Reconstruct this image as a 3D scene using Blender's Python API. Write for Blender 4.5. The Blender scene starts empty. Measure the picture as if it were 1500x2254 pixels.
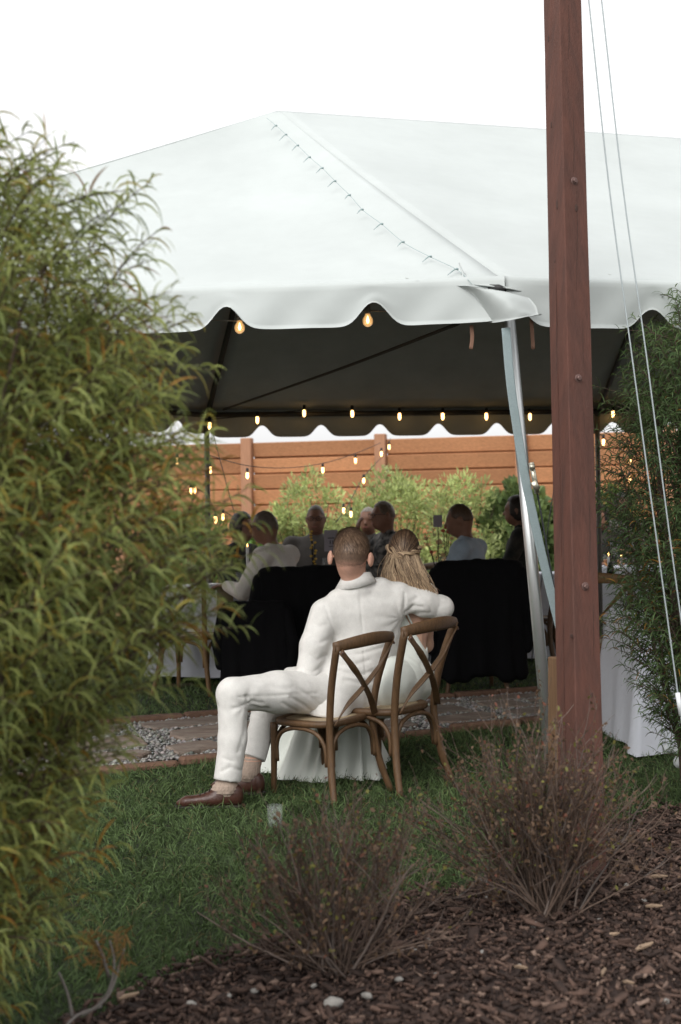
import bpy, math, random
import numpy as np
from mathutils import Vector, Matrix

random.seed(7)
rng = np.random.default_rng(11)
SC = bpy.context.scene
COL = SC.collection
R = math.radians

# ------------------------------------------------------------------ camera
FPX = 3130.0                      # focal length in pixels of the 1500 x 2254 photograph
cam_d = bpy.data.cameras.new('camera')
cam = bpy.data.objects.new('camera', cam_d)
COL.objects.link(cam)
SC.camera = cam
cam_d.sensor_fit = 'VERTICAL'
cam_d.sensor_height = 36.0
cam_d.sensor_width = 36.0
cam_d.lens = 36.0 * FPX / 2254.0
cam_d.clip_start = 0.05
cam_d.clip_end = 2000
CAMZ = 1.2
PITCH = math.atan(33.0 / FPX)
ROLL = R(0.8)
RM = Matrix.Rotation(R(90) + PITCH, 3, 'X') @ Matrix.Rotation(-ROLL, 3, 'Z')
cam.matrix_world = Matrix.Translation((0, 0, CAMZ)) @ RM.to_4x4()
cam_d.dof.use_dof = True
cam_d.dof.focus_distance = 6.95
cam_d.dof.aperture_fstop = 3.2

# ------------------------------------------------------------------ sky and sun
world = bpy.data.worlds.new('World')
SC.world = world
world.use_nodes = True
wn = world.node_tree.nodes
wl = world.node_tree.links
wn.clear()
w_out = wn.new('ShaderNodeOutputWorld')
w_bg = wn.new('ShaderNodeBackground')
w_sky = wn.new('ShaderNodeTexSky')
w_sky.sky_type = 'NISHITA'
w_sky.sun_disc = False
SUN_EL, SUN_AZ = R(40), R(208)     # azimuth clockwise from +Y
w_sky.sun_elevation = SUN_EL
w_sky.sun_rotation = SUN_AZ
w_sky.air_density = 1.0
w_sky.dust_density = 6.0
w_sky.ozone_density = 1.0
w_hs = wn.new('ShaderNodeHueSaturation')          # overcast: the cloud deck greys the sky
w_hs.inputs['Saturation'].default_value = 0.10
wl.new(w_sky.outputs[0], w_hs.inputs['Color'])
w_gm = wn.new('ShaderNodeGamma')                  # a cloud deck evens the sky out
w_gm.inputs['Gamma'].default_value = 0.3
wl.new(w_hs.outputs[0], w_gm.inputs['Color'])
w_sc = wn.new('ShaderNodeVectorMath'); w_sc.operation = 'SCALE'
w_sc.inputs['Scale'].default_value = 4.5
wl.new(w_gm.outputs[0], w_sc.inputs[0])
wl.new(w_sc.outputs[0], w_bg.inputs[0])
w_bg.inputs[1].default_value = 0.15
wl.new(w_bg.outputs[0], w_out.inputs[0])

sun_d = bpy.data.lights.new('sun', 'SUN')
sun = bpy.data.objects.new('sun', sun_d)
COL.objects.link(sun)
sun_d.energy = 1.5
sun_d.angle = R(40)
sun_d.color = (1.0, 0.97, 0.93)
sdir = Vector((math.sin(SUN_AZ) * math.cos(SUN_EL), math.cos(SUN_AZ) * math.cos(SUN_EL), math.sin(SUN_EL)))
sun.rotation_euler = sdir.to_track_quat('Z', 'Y').to_euler()

SC.view_settings.view_transform = 'Standard'
SC.view_settings.look = 'None'
SC.view_settings.gamma = 1.0
SC.view_settings.exposure = 0.35

# ------------------------------------------------------------------ layout helpers
def ray(px, py):
    return RM @ Vector(((px - 750.0) / FPX, (1127.0 - py) / FPX, -1.0))
def W(px, py, d):
    r = ray(px, py)
    return Vector((0, 0, CAMZ)) + r * (d / r.y)
def sstep(a, b, x):
    t = np.clip((np.asarray(x, float) - a) / (b - a), 0, 1)
    return t * t * (3 - 2 * t)
def gz(x, y):
    y = np.asarray(y, float)
    return -0.115 * (1 - sstep(7.0, 9.2, y)) - 0.014 * np.clip(7.0 - y, 0, 8)
def G(px, py):
    d = 7.0
    r = ray(px, py)
    for _ in range(40):
        d = 0.5 * d + 0.5 * (float(gz(0, d)) - CAMZ) / r.z * r.y
    return Vector((r.x / r.y * d, d, float(gz(0, d))))
def gpt(x, y, dz=0.0):
    return Vector((x, y, float(gz(x, y)) + dz))

# ------------------------------------------------------------------ noise in numpy
def vnoise(P):
    P = np.asarray(P, float)
    i = np.floor(P); f = P - i
    u = f * f * (3 - 2 * f)
    def h(a):
        s = np.sin(a[:, 0] * 127.1 + a[:, 1] * 311.7 + a[:, 2] * 74.7) * 43758.5453
        return s - np.floor(s)
    r = 0
    for dx in (0, 1):
        for dy in (0, 1):
            for dz in (0, 1):
                w = (u[:, 0] if dx else 1 - u[:, 0]) * (u[:, 1] if dy else 1 - u[:, 1]) * (u[:, 2] if dz else 1 - u[:, 2])
                r = r + w * h(i + np.array([dx, dy, dz]))
    return r
def fbm(P, o=3):
    r = 0; a = 0.5; P = np.asarray(P, float)
    for _ in range(o):
        r = r + a * vnoise(P); P = P * 2.03 + 17.3; a *= 0.5
    return r

# ------------------------------------------------------------------ materials
MATS = {}
def mat(name, col, rough=0.7, var=0.15, scale=20.0, bump=0.0, bscale=None, attr=False, metal=0.0, spec=0.4,
        stretch=(1, 1, 1), rnd=0.0, emis=None, estr=0.0, trans=0.0, alpha=1.0, big=0.0, sheen=0.0, coat=0.0, sss=0.0, col2=None, ior=1.45, thin=0.0, fold=0.0):
    m = bpy.data.materials.new(name)
    m.use_nodes = True
    n = m.node_tree.nodes; l = m.node_tree.links
    b = n['Principled BSDF']
    b.inputs['Roughness'].default_value = rough
    b.inputs['Metallic'].default_value = metal
    b.inputs['Specular IOR Level'].default_value = spec
    b.inputs['Transmission Weight'].default_value = trans
    b.inputs['IOR'].default_value = ior
    b.inputs['Alpha'].default_value = alpha
    b.inputs['Sheen Weight'].default_value = sheen
    b.inputs['Coat Weight'].default_value = coat
    if sss:
        b.inputs['Subsurface Weight'].default_value = sss
        b.inputs['Subsurface Scale'].default_value = 0.01
        b.inputs['Subsurface Radius'].default_value = (1, .4, .2)
    tc = n.new('ShaderNodeTexCoord')
    mp = n.new('ShaderNodeMapping')
    mp.inputs['Scale'].default_value = stretch
    l.new(tc.outputs['Object'], mp.inputs['Vector'])
    ns = n.new('ShaderNodeTexNoise')
    ns.inputs['Scale'].default_value = scale
    ns.inputs['Detail'].default_value = 5
    ns.inputs['Roughness'].default_value = 0.65
    l.new(mp.outputs[0], ns.inputs['Vector'])
    mr = n.new('ShaderNodeMapRange')
    mr.inputs['From Min'].default_value = 0.25
    mr.inputs['From Max'].default_value = 0.75
    mr.inputs['To Min'].default_value = 1 - var
    mr.inputs['To Max'].default_value = 1 + var
    l.new(ns.outputs['Fac'], mr.inputs['Value'])
    val = mr.outputs[0]
    if big:
        n2 = n.new('ShaderNodeTexNoise')
        n2.inputs['Scale'].default_value = scale * 0.13
        n2.inputs['Detail'].default_value = 3
        l.new(tc.outputs['Object'], n2.inputs['Vector'])
        m2 = n.new('ShaderNodeMapRange')
        m2.inputs['From Min'].default_value = 0.3; m2.inputs['From Max'].default_value = 0.7
        m2.inputs['To Min'].default_value = 1 - big; m2.inputs['To Max'].default_value = 1 + big
        l.new(n2.outputs['Fac'], m2.inputs['Value'])
        mm = n.new('ShaderNodeMath'); mm.operation = 'MULTIPLY'
        l.new(val, mm.inputs[0]); l.new(m2.outputs[0], mm.inputs[1]); val = mm.outputs[0]
    if rnd:
        oi = n.new('ShaderNodeObjectInfo')
        m3 = n.new('ShaderNodeMapRange')
        m3.inputs['To Min'].default_value = 1 - rnd; m3.inputs['To Max'].default_value = 1 + rnd
        l.new(oi.outputs['Random'], m3.inputs['Value'])
        mm = n.new('ShaderNodeMath'); mm.operation = 'MULTIPLY'
        l.new(val, mm.inputs[0]); l.new(m3.outputs[0], mm.inputs[1]); val = mm.outputs[0]
    if attr:
        at = n.new('ShaderNodeAttribute'); at.attribute_name = 'Col'
        src = at.outputs['Color']
    elif col2 is not None:
        mx = n.new('ShaderNodeMix'); mx.data_type = 'RGBA'
        mx.inputs[6].default_value = (*col, 1); mx.inputs[7].default_value = (*col2, 1)
        n4 = n.new('ShaderNodeTexNoise'); n4.inputs['Scale'].default_value = scale * 0.37; n4.inputs['Detail'].default_value = 4
        l.new(mp.outputs[0], n4.inputs['Vector'])
        m4 = n.new('ShaderNodeMapRange'); m4.inputs['From Min'].default_value = .38; m4.inputs['From Max'].default_value = .62
        l.new(n4.outputs['Fac'], m4.inputs['Value']); l.new(m4.outputs[0], mx.inputs[0])
        src = mx.outputs[2]
    else:
        rgb = n.new('ShaderNodeRGB'); rgb.outputs[0].default_value = (*col, 1)
        src = rgb.outputs[0]
    vm = n.new('ShaderNodeVectorMath'); vm.operation = 'SCALE'
    l.new(src, vm.inputs[0]); l.new(val, vm.inputs['Scale'])
    l.new(vm.outputs[0], b.inputs['Base Color'])
    if bump:
        bp = n.new('ShaderNodeBump')
        bp.inputs['Strength'].default_value = bump
        bp.inputs['Distance'].default_value = 0.01
        if bscale:
            nb = n.new('ShaderNodeTexNoise'); nb.inputs['Scale'].default_value = bscale; nb.inputs['Detail'].default_value = 4
            l.new(mp.outputs[0], nb.inputs['Vector']); l.new(nb.outputs['Fac'], bp.inputs['Height'])
        else:
            l.new(ns.outputs['Fac'], bp.inputs['Height'])
        l.new(bp.outputs[0], b.inputs['Normal'])
    if fold:
        nf = n.new('ShaderNodeTexNoise'); nf.inputs['Scale'].default_value = 11; nf.inputs['Detail'].default_value = 3; nf.inputs['Distortion'].default_value = 1.6
        l.new(tc.outputs['Object'], nf.inputs['Vector'])
        pf = n.new('ShaderNodeMath'); pf.operation = 'PINGPONG'; pf.inputs[1].default_value = .16
        l.new(nf.outputs['Fac'], pf.inputs[0])
        bf_ = n.new('ShaderNodeBump'); bf_.inputs['Strength'].default_value = fold; bf_.inputs['Distance'].default_value = .03
        l.new(pf.outputs[0], bf_.inputs['Height'])
        if bump: l.new(bp.outputs[0], bf_.inputs['Normal'])
        l.new(bf_.outputs[0], b.inputs['Normal'])
    if emis:
        b.inputs['Emission Color'].default_value = (*emis, 1)
        b.inputs['Emission Strength'].default_value = estr
    if thin:
        tr = n.new('ShaderNodeBsdfTranslucent'); l.new(vm.outputs[0], tr.inputs['Color'])
        ms = n.new('ShaderNodeMixShader'); ms.inputs[0].default_value = thin
        l.new(b.outputs[0], ms.inputs[1]); l.new(tr.outputs[0], ms.inputs[2])
        l.new(ms.outputs[0], n['Material Output'].inputs['Surface'])
    MATS[name] = m
    return m

mat('lawn_soil', (0.022, 0.032, 0.013), 0.95, 0.4, 9, 0.6, 60, big=.3)
mat('grass', (1, 1, 1), 0.6, 0.12, 4, attr=True, spec=.25, thin=.2)
mat('bark', (0.04, 0.025, 0.021), 0.95, 0.5, 30, 1.0, 70)
mat('chips', (1, 1, 1), 0.85, 0.25, 60, 0.4, 120, attr=True)
mat('flag', (0.22, 0.18, 0.15), 0.85, 0.3, 14, 0.7, 40, rnd=.32, stretch=(1, 3, 3), col2=(.17, .125, .10))
mat('edge', (0.16, 0.092, 0.062), 0.9, 0.3, 18, 0.8, 50, rnd=.2)
mat('pebble', (1, 1, 1), 0.7, 0.15, 60, attr=True)
mat('fence', (0.47, 0.22, 0.105), 0.75, 0.28, 5, 0.35, 14, rnd=.2, stretch=(1.0, 16, 16), big=.12)
mat('fence_post', (0.42, 0.215, 0.125), 0.75, 0.2, 5, 0.3, 14, rnd=.12, stretch=(16, 16, 1))
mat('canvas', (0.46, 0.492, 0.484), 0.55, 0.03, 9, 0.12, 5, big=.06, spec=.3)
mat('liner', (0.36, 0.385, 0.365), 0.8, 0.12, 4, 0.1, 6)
mat('cord', (0.28, 0.36, 0.36), 0.8)
mat('alu', (0.62, 0.64, 0.64), 0.38, 0.06, 40, metal=0.85, stretch=(30, 30, 1))
mat('pole_grey', (0.16, 0.15, 0.14), 0.6, .15, 30)
mat('darkpipe', (0.035, 0.035, 0.035), 0.6, .2)
mat('webbing', (0.25, 0.31, 0.32), 0.75, 0.12, 160, 0.4, 300)
mat('webbing_dark', (0.05, 0.055, 0.06), 0.8, .2, 160)
mat('zinc', (0.5, 0.47, 0.38), 0.35, .2, 60, metal=.8)
mat('ribbon', (0.2, 0.11, 0.075), 0.8)
mat('mast', (0.108, 0.048, 0.036), 0.7, 0.16, 7, 0.4, 26, stretch=(9, 9, 0.5), big=.1, col2=(.086, .042, .033), spec=.2)
mat('bolt', (0.14, 0.085, 0.075), 0.5, .2, 60, metal=.35)
mat('knot', (0.05, 0.026, 0.02), 0.8, .4, 90)
mat('stake', (0.165, 0.095, 0.05), 0.8, .3, 8, .4, 24, stretch=(10, 10, .6))
mat('wire', (0.32, 0.36, 0.37), 0.5, .1, metal=.2)
mat('pvc', (0.75, 0.78, 0.8), 0.35, .03)
mat('chair_wood', (0.108, 0.060, 0.029), 0.48, 0.35, 14, 0.25, 40, stretch=(5, 5, 1.2), spec=.45, big=.15)
mat('chair_light', (0.2, 0.115, 0.05), 0.5, 0.3, 14, 0.25, 40, stretch=(5, 5, 1.2), rnd=.1)
mat('cane', (0.36, 0.28, 0.18), 0.7, .25, 150, .5, 150)
mat('linen', (0.70, 0.685, 0.655), 0.9, 0.09, 260, 0.35, 340, big=.05, sheen=.15, spec=.2, fold=.0)
mat('shirt_white', (0.72, 0.72, 0.72), 0.85, .05, 90)
mat('satin', (0.70, 0.73, 0.68), 0.42, 0.03, 14, spec=.4, sheen=.1)
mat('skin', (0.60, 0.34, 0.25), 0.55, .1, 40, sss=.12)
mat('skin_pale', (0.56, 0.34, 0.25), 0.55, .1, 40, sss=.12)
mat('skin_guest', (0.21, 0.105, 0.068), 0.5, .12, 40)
mat('lip', (0.33, 0.12, 0.1), 0.5)
mat('eye', (0.05, 0.04, 0.035), 0.2)
mat('hair', (1, 1, 1), 0.5, 0.2, 90, attr=True, spec=.5)
mat('sock', (0.40, 0.31, 0.25), 0.9, .15, 120, .6, 200, stretch=(1, 1, .15))
mat('leather', (0.062, 0.026, 0.018), 0.35, .3, 30, .2, 90, spec=.5)
mat('sole', (0.02, 0.015, 0.012), 0.6)
mat('black_cloth', (0.006, 0.006, 0.007), 0.9, .2, 120, .3, 200, spec=.15)
mat('black_floral', (0.01, 0.012, 0.011), 0.85, .5, 30, col2=(.03, .026, .02))
mat('white_shirt', (0.70, 0.66, 0.62), 0.85, .08, 60, .3, 30)
mat('grey_shirt', (0.13, 0.12, 0.112), 0.85, .12, 60)
mat('pattern_top', (0.2, 0.19, 0.175), 0.85, .1, 55, col2=(.02, .02, .02))
mat('blue_shirt', (0.33, 0.40, 0.48), 0.8, .08, 60, .3, 30)
mat('dark_trouser', (0.015, 0.016, 0.02), 0.85)
mat('lenses', (0.6, 0.6, 0.6), 0.05, 0, trans=1.0, ior=1.1)
mat('frame_black', (0.01, 0.01, 0.01), 0.4)
mat('tablecloth', (0.62, 0.64, 0.70), 0.85, .04, 30, .2, 200, spec=.25)
ORD = ['first', 'second', 'third', 'fourth', 'fifth', 'sixth', 'seventh', 'eighth', 'ninth', 'tenth', 'eleventh', 'twelfth', 'thirteenth', 'fourteenth', 'fifteenth', 'sixteenth', 'seventeenth', 'eighteenth', 'nineteenth', 'twentieth']
mat('table_leg', (0.3, 0.3, 0.3), .5, metal=.6)
mat('runner', (0.20, 0.165, 0.10), .9, .2, 80)
mat('glass', (.9, .95, .95), 0.08, 0, alpha=.06, spec=.7)
mat('amber', (0.6, 0.25, 0.06), 0.05, 0, trans=.8)
mat('china', (0.7, 0.7, 0.7), 0.25, .02)
mat('card', (0.30, 0.27, 0.30), 0.8, .05)
mat('ink', (0.08, 0.07, 0.08), 0.8)
mat('bottle_dark', (0.02, 0.03, 0.018), 0.1, .1)
mat('flame', (1, .6, .2), .5, 0, emis=(1, .55, .16), estr=9)
mat('bulb_lit', (1, .8, .5), .3, 0, emis=(1.0, .55, .19), estr=5.5)
mat('bulb_glass', (1, .9, .75), .02, 0, trans=1.0, ior=1.25, emis=(1, .55, .2), estr=.35)
mat('socket', (0.28, 0.26, 0.24), .6)
mat('socket_dark', (0.015, 0.015, 0.015), .6)
mat('leafcol', (1, 1, 1), 0.5, .12, 30, attr=True, spec=.35, thin=.42)
mat('stem', (0.075, 0.05, 0.038), 0.85, .35, 40, .5, 90)
mat('twig', (1, 1, 1), 0.8, .2, 60, attr=True)
mat('stone_pale', (0.27, 0.255, 0.235), .85, .15, 30, .5, 60, rnd=.25)
mat('wood_pale', (0.27, 0.19, 0.13), .85, .25, 20, .4, 60, rnd=.25, stretch=(1, 5, 5))
mat('petal', (0.62, 0.42, 0.2), .7, .2, 60)
mat('petal_red', (0.4, 0.09, 0.05), .7, .2, 60)
mat('petal_yellow', (0.55, 0.36, 0.06), .7, .2, 60)

# ------------------------------------------------------------------ object helpers
ORG = {}
def tag(o, label=None, cat=None, group=None, kind=None):
    if label: o['label'] = label
    if cat: o['category'] = cat
    if group: o['group'] = group
    if kind: o['kind'] = kind
    return o
def thing(name, label, cat, loc=(0, 0, 0), rz=0.0, group=None, scale=1.0):
    o = bpy.data.objects.new(name, None)
    COL.objects.link(o)
    o.location = loc
    o.rotation_euler = (0, 0, rz)
    o.scale = (scale,) * 3
    o.empty_display_size = 0.1
    ORG[o] = np.array(loc, float)
    return tag(o, label, cat, group)
def npmesh(name, V, F, smooth=True):
    """F: array (n,k) or list of such arrays / lists of faces"""
    me = bpy.data.meshes.new(name)
    V = np.asarray(V, np.float32)
    if isinstance(F, np.ndarray): F = [F]
    if len(F) and not isinstance(F[0], np.ndarray):
        me.from_pydata([tuple(map(float, v)) for v in V], [], [tuple(int(i) for i in f) for f in F])
    else:
        me.vertices.add(len(V)); me.vertices.foreach_set('co', V.ravel())
        nl = sum(f.size for f in F); npoly = sum(len(f) for f in F)
        me.loops.add(nl); me.polygons.add(npoly)
        me.loops.foreach_set('vertex_index', np.concatenate([f.ravel() for f in F]).astype(np.int32))
        tot = np.concatenate([np.full(len(f), f.shape[1]) for f in F]).astype(np.int32)
        st = np.concatenate([[0], np.cumsum(tot)[:-1]]).astype(np.int32)
        me.polygons.foreach_set('loop_start', st)
        me.polygons.foreach_set('loop_total', tot)
        me.update(calc_edges=True)
    if smooth:
        me.polygons.foreach_set('use_smooth', np.ones(len(me.polygons), bool))
    me.validate()
    return me
def link(name, me, parent=None):
    o = bpy.data.objects.new(name, me)
    COL.objects.link(o)
    if parent is not None:
        o.parent = parent
        ORG[o] = ORG.get(parent, np.zeros(3))
    else:
        ORG[o] = np.zeros(3)
    return o
def setcol(me, C):
    C = np.asarray(C, np.float32)
    a = me.color_attributes.new('Col', 'FLOAT_COLOR', 'POINT')
    c4 = np.ones((len(me.vertices), 4), np.float32); c4[:, :3] = C
    a.data.foreach_set('color', c4.ravel())
def mk(name, V, F, m, parent=None, local=False, smooth=True, colors=None):
    V = np.asarray(V, float)
    if parent is not None and not local:
        V = V - ORG.get(parent, np.zeros(3))
    elif parent is None and not local:
        c = np.array([V[:, 0].mean(), V[:, 1].mean(), V[:, 2].min()])
        V = V - c
    me = npmesh(name, V, F, smooth)
    me.materials.append(MATS[m] if isinstance(m, str) else m)
    if colors is not None: setcol(me, colors)
    o = link(name, me, parent)
    if parent is None and not local:
        o.location = c; ORG[o] = c
    return o
def struct(o):
    o['kind'] = 'structure'; return o

class MB:
    """gathers faces for one mesh"""
    def __init__(s): s.v = []; s.f = []
    def add(s, V, F):
        n = len(s.v)
        s.v.extend([tuple(map(float, p)) for p in V]); s.f.extend([tuple(int(i) + n for i in f) for f in F]); return s
    def box(s, c, size, rot=None, bev=0.0):
        hx, hy, hz = [q / 2 for q in size]
        if bev:
            pts = []; b = bev
            for sz in (-1, 1):
                for (ix, iy) in ((0, 0), (1, 0), (1, 1), (0, 1)):
                    sx, sy = (1 if ix else -1), (1 if iy else -1)
            prof = [(-hx + b, -hy), (hx - b, -hy), (hx, -hy + b), (hx, hy - b), (hx - b, hy), (-hx + b, hy), (-hx, hy - b), (-hx, -hy + b)]
            V = []; F = []
            for z, k in ((-hz, 1), (-hz + b, 0), (hz - b, 0), (hz, 1)):
                for (x, y) in prof:
                    V.append((x - (b * .6 * (1 if x > 0 else -1) if k else 0), y - (b * .6 * (1 if y > 0 else -1) if k else 0), z))
            for r in range(3):
                for i in range(8):
                    F.append((r * 8 + i, r * 8 + (i + 1) % 8, (r + 1) * 8 + (i + 1) % 8, (r + 1) * 8 + i))
            F.append(tuple(range(7, -1, -1))); F.append(tuple(range(24, 32)))
        else:
            V = [(x, y, z) for z in (-hz, hz) for (x, y) in ((-hx, -hy), (hx, -hy), (hx, hy), (-hx, hy))]
            F = [(0, 3, 2, 1), (4, 5, 6, 7), (0, 1, 5, 4), (1, 2, 6, 5), (2, 3, 7, 6), (3, 0, 4, 7)]
        c = Vector(c)
        V = [(rot @ Vector(p) if rot is not None else Vector(p)) + c for p in V]
        return s.add(V, F)
    def tube(s, pts, rad, n=8, up=None, cap=True, sec=None):
        """rad: number, list or list of (a,b); sec: optional cross-section [(u,v)...] scaled by rad"""
        P = [Vector(p) for p in pts]
        m = len(P)
        if not isinstance(rad, (list, tuple)) or (len(rad) == 2 and m != 2 and not isinstance(rad[0], (list, tuple))):
            rad = [rad] * m
        T = []
        for i in range(m):
            t = P[min(i + 1, m - 1)] - P[max(i - 1, 0)]
            T.append(t.normalized())
        u = Vector(up) if up is not None else (Vector((0, 0, 1)) if abs(T[0].z) < .9 else Vector((1, 0, 0)))
        V = []; F = []
        if sec is None:
            sec = [(math.cos(2 * math.pi * k / n), math.sin(2 * math.pi * k / n)) for k in range(n)]
        n = len(sec)
        for i in range(m):
            t = T[i]
            a = (u - t * u.dot(t))
            if a.length < 1e-6: a = t.orthogonal()
            a.normalize(); b = t.cross(a)
            if up is None: u = a
            r = rad[i]
            ra, rb = (r if isinstance(r, (list, tuple)) else (r, r))
            for (cu, cv) in sec:
                V.append(P[i] + a * (ra * cu) + b * (rb * cv))
        for i in range(m - 1):
            for k in range(n):
                F.append((i * n + k, i * n + (k + 1) % n, (i + 1) * n + (k + 1) % n, (i + 1) * n + k))
        if cap:
            F.append(tuple(range(n - 1, -1, -1))); F.append(tuple(range((m - 1) * n, m * n)))
        return s.add(V, F)
    def lathe(s, prof, c=(0, 0, 0), n=14, axis=None):
        V = []; F = []
        q = Vector(axis).to_track_quat('Z', 'Y') if axis is not None else None
        for (r, z) in prof:
            for k in range(n):
                p = Vector((r * math.cos(2 * math.pi * k / n), r * math.sin(2 * math.pi * k / n), z))
                V.append((q @ p if q else p) + Vector(c))
        m = len(prof)
        for i in range(m - 1):
            for k in range(n):
                F.append((i * n + k, i * n + (k + 1) % n, (i + 1) * n + (k + 1) % n, (i + 1) * n + k))
        F.append(tuple(range(n - 1, -1, -1))); F.append(tuple(range((m - 1) * n, m * n)))
        return s.add(V, F)
    def sheet(s, Gd):
        """grid of points Gd[i][j]"""
        a = len(Gd); b = len(Gd[0])
        return s.add([p for row in Gd for p in row], [(i * b + j, i * b + j + 1, (i + 1) * b + j + 1, (i + 1) * b + j) for i in range(a - 1) for j in range(b - 1)])
    def build(s, name, m, parent=None, local=False, smooth=True):
        return mk(name, s.v, s.f, m, parent, local, smooth)
RECT = [(-1, -.75), (-.75, -1), (.75, -1), (1, -.75), (1, .75), (.75, 1), (-.75, 1), (-1, .75)]

def curve(pts, n=12):
    """Catmull-Rom through the points"""
    P = [np.array(p, float) for p in pts]
    P = [2 * P[0] - P[1]] + P + [2 * P[-1] - P[-2]]
    out = []
    for i in range(1, len(P) - 2):
        for k in range(n):
            t = k / n
            out.append(0.5 * ((2 * P[i]) + (-P[i - 1] + P[i + 1]) * t + (2 * P[i - 1] - 5 * P[i] + 4 * P[i + 1] - P[i + 2]) * t * t + (-P[i - 1] + 3 * P[i] - 3 * P[i + 1] + P[i + 2]) * t ** 3))
    out.append(P[-2])
    return [Vector(p) for p in out]

def nrm(a):
    return a / np.maximum(np.linalg.norm(a, axis=-1, keepdims=True), 1e-9)
def ribbons(P0, D, L, Wd, grav, m=4, prof=(.5, 1, .9, .6, .08), side=None, roll=1.0, sway=0.0):
    """N curved narrow blades as quads; returns V, F, owner index"""
    N = len(P0); P = P0.copy(); D = nrm(D)
    if side is None: side = rng.normal(size=(N, 3)) * roll
    V = np.empty((N, m + 1, 2, 3))
    for i in range(m + 1):
        sd = nrm(np.cross(D, side))
        V[:, i, 0] = P - sd * (Wd * prof[i] * .5)[:, None]
        V[:, i, 1] = P + sd * (Wd * prof[i] * .5)[:, None]
        P = P + D * (L / m)[:, None]
        D = nrm(D + np.array([0, 0, -1.0]) * grav[:, None] + (rng.normal(size=(N, 3)) * sway if sway else 0))
    b = np.arange(N)[:, None] * (m + 1) * 2
    k = np.arange(m)[None] * 2
    q = np.stack([b + k, b + k + 1, b + k + 3, b + k + 2], -1).reshape(-1, 4)
    return V.reshape(-1, 3), q, np.repeat(np.arange(N), (m + 1) * 2)
def strands(Pth, rad, n=4):
    """many tubes with the same number of points: Pth (N,m,3), rad (N,m)"""
    N, m, _ = Pth.shape
    T = nrm(np.gradient(Pth, axis=1))
    ref = np.where(np.abs(T[:, :1, 2:3]) < .9, np.array([[[0, 0, 1.0]]]), np.array([[[1.0, 0, 0]]]))
    A = nrm(np.cross(T, np.broadcast_to(ref, T.shape))); B = np.cross(T, A)
    ang = np.arange(n) * 2 * np.pi / n
    V = Pth[:, :, None] + rad[:, :, None, None] * (A[:, :, None] * np.cos(ang)[None, None, :, None] + B[:, :, None] * np.sin(ang)[None, None, :, None])
    i = (np.arange(N)[:, None, None] * m + np.arange(m - 1)[None, :, None]) * n
    k = np.arange(n)[None, None]; k2 = (k + 1) % n
    q = np.stack([i + k, i + k2, i + n + k2, i + n + k], -1).reshape(-1, 4)
    return V.reshape(-1, 3), q, np.repeat(np.arange(N), m * n)

# ------------------------------------------------------------------ blended volumes for bodies and clothes
class Blob:
    def __init__(s): s.p = []; s.cuts = []
    def cap(s, a, b, ra, rb=None, k=.03, fl=None):
        s.p.append(('c', np.array(a, float), np.array(b, float), ra, ra if rb is None else rb, k, fl)); return s
    def chain(s, pts, rads, k=.03, fl=None):
        for i in range(len(pts) - 1): s.cap(pts[i], pts[i + 1], rads[i], rads[i + 1], k, fl)
        return s
    def ell(s, c, r, k=.03, rot=None):
        s.p.append(('e', np.array(c, float), np.array(r, float), None if rot is None else np.array(rot), 0, k, None)); return s
    def cut(s, p, n):
        s.cuts.append((np.array(p, float), np.array(n, float) / np.linalg.norm(n))); return s
    def mesh(s, h, fn=None):
        lo = np.full(3, 1e9); hi = -lo; bb = []
        for q in s.p:
            if q[0] == 'c':
                r = max(q[3], q[4]); l_ = np.minimum(q[1], q[2]) - r; h_ = np.maximum(q[1], q[2]) + r
            else:
                r = q[2].max() if q[3] is not None else q[2]; l_ = q[1] - r; h_ = q[1] + r
            bb.append((l_, h_)); lo = np.minimum(lo, l_); hi = np.maximum(hi, h_)
        lo = lo - 3 * h; n = np.ceil((hi - lo) / h).astype(int) + 5
        F = np.full(n, 1.0, np.float32)
        ax = [lo[i] + h * np.arange(n[i]) for i in range(3)]
        for q, (l_, h_) in zip(s.p, bb):
            k = q[5]; mg = k * 1.6 + 3 * h + .02
            i0 = np.clip(((l_ - mg - lo) / h).astype(int), 0, n - 1); i1 = np.clip(((h_ + mg - lo) / h).astype(int) + 2, 1, n)
            sl = tuple(slice(a, b) for a, b in zip(i0, i1))
            X, Y, Z = np.meshgrid(ax[0][sl[0]], ax[1][sl[1]], ax[2][sl[2]], indexing='ij')
            P = np.stack([X, Y, Z], -1)
            if q[0] == 'c':
                a, b = q[1], q[2]; P = P - a; ab = b - a
                if q[6] is not None:
                    nn = np.array(q[6][0], float); nn = nn / np.linalg.norm(nn); f = 1 / q[6][1] - 1
                    P = P + (P @ nn)[..., None] * nn * f; ab = ab + (ab @ nn) * nn * f
                t = np.clip((P @ ab) / max(ab @ ab, 1e-9), 0, 1)
                d = np.linalg.norm(P - t[..., None] * ab, axis=-1) - (q[3] + (q[4] - q[3]) * t)
            else:
                P = P - q[1]
                if q[3] is not None: P = P @ q[3]
                k0 = np.linalg.norm(P / q[2], axis=-1); k1 = np.linalg.norm(P / q[2] ** 2, axis=-1)
                d = k0 * (k0 - 1) / np.maximum(k1, 1e-6)
            A = F[sl]; hh = np.clip(.5 + .5 * (A - d) / k, 0, 1)
            F[sl] = A + (d - A) * hh - k * hh * (1 - hh)
        if s.cuts or fn is not None:
            X, Y, Z = np.meshgrid(*ax, indexing='ij')
            for (p, nn) in s.cuts:
                F = np.maximum(F, (X - p[0]) * nn[0] + (Y - p[1]) * nn[1] + (Z - p[2]) * nn[2])
            if fn is not None: F = np.maximum(F, fn(X, Y, Z))
        return snets(F, lo, h)
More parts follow.
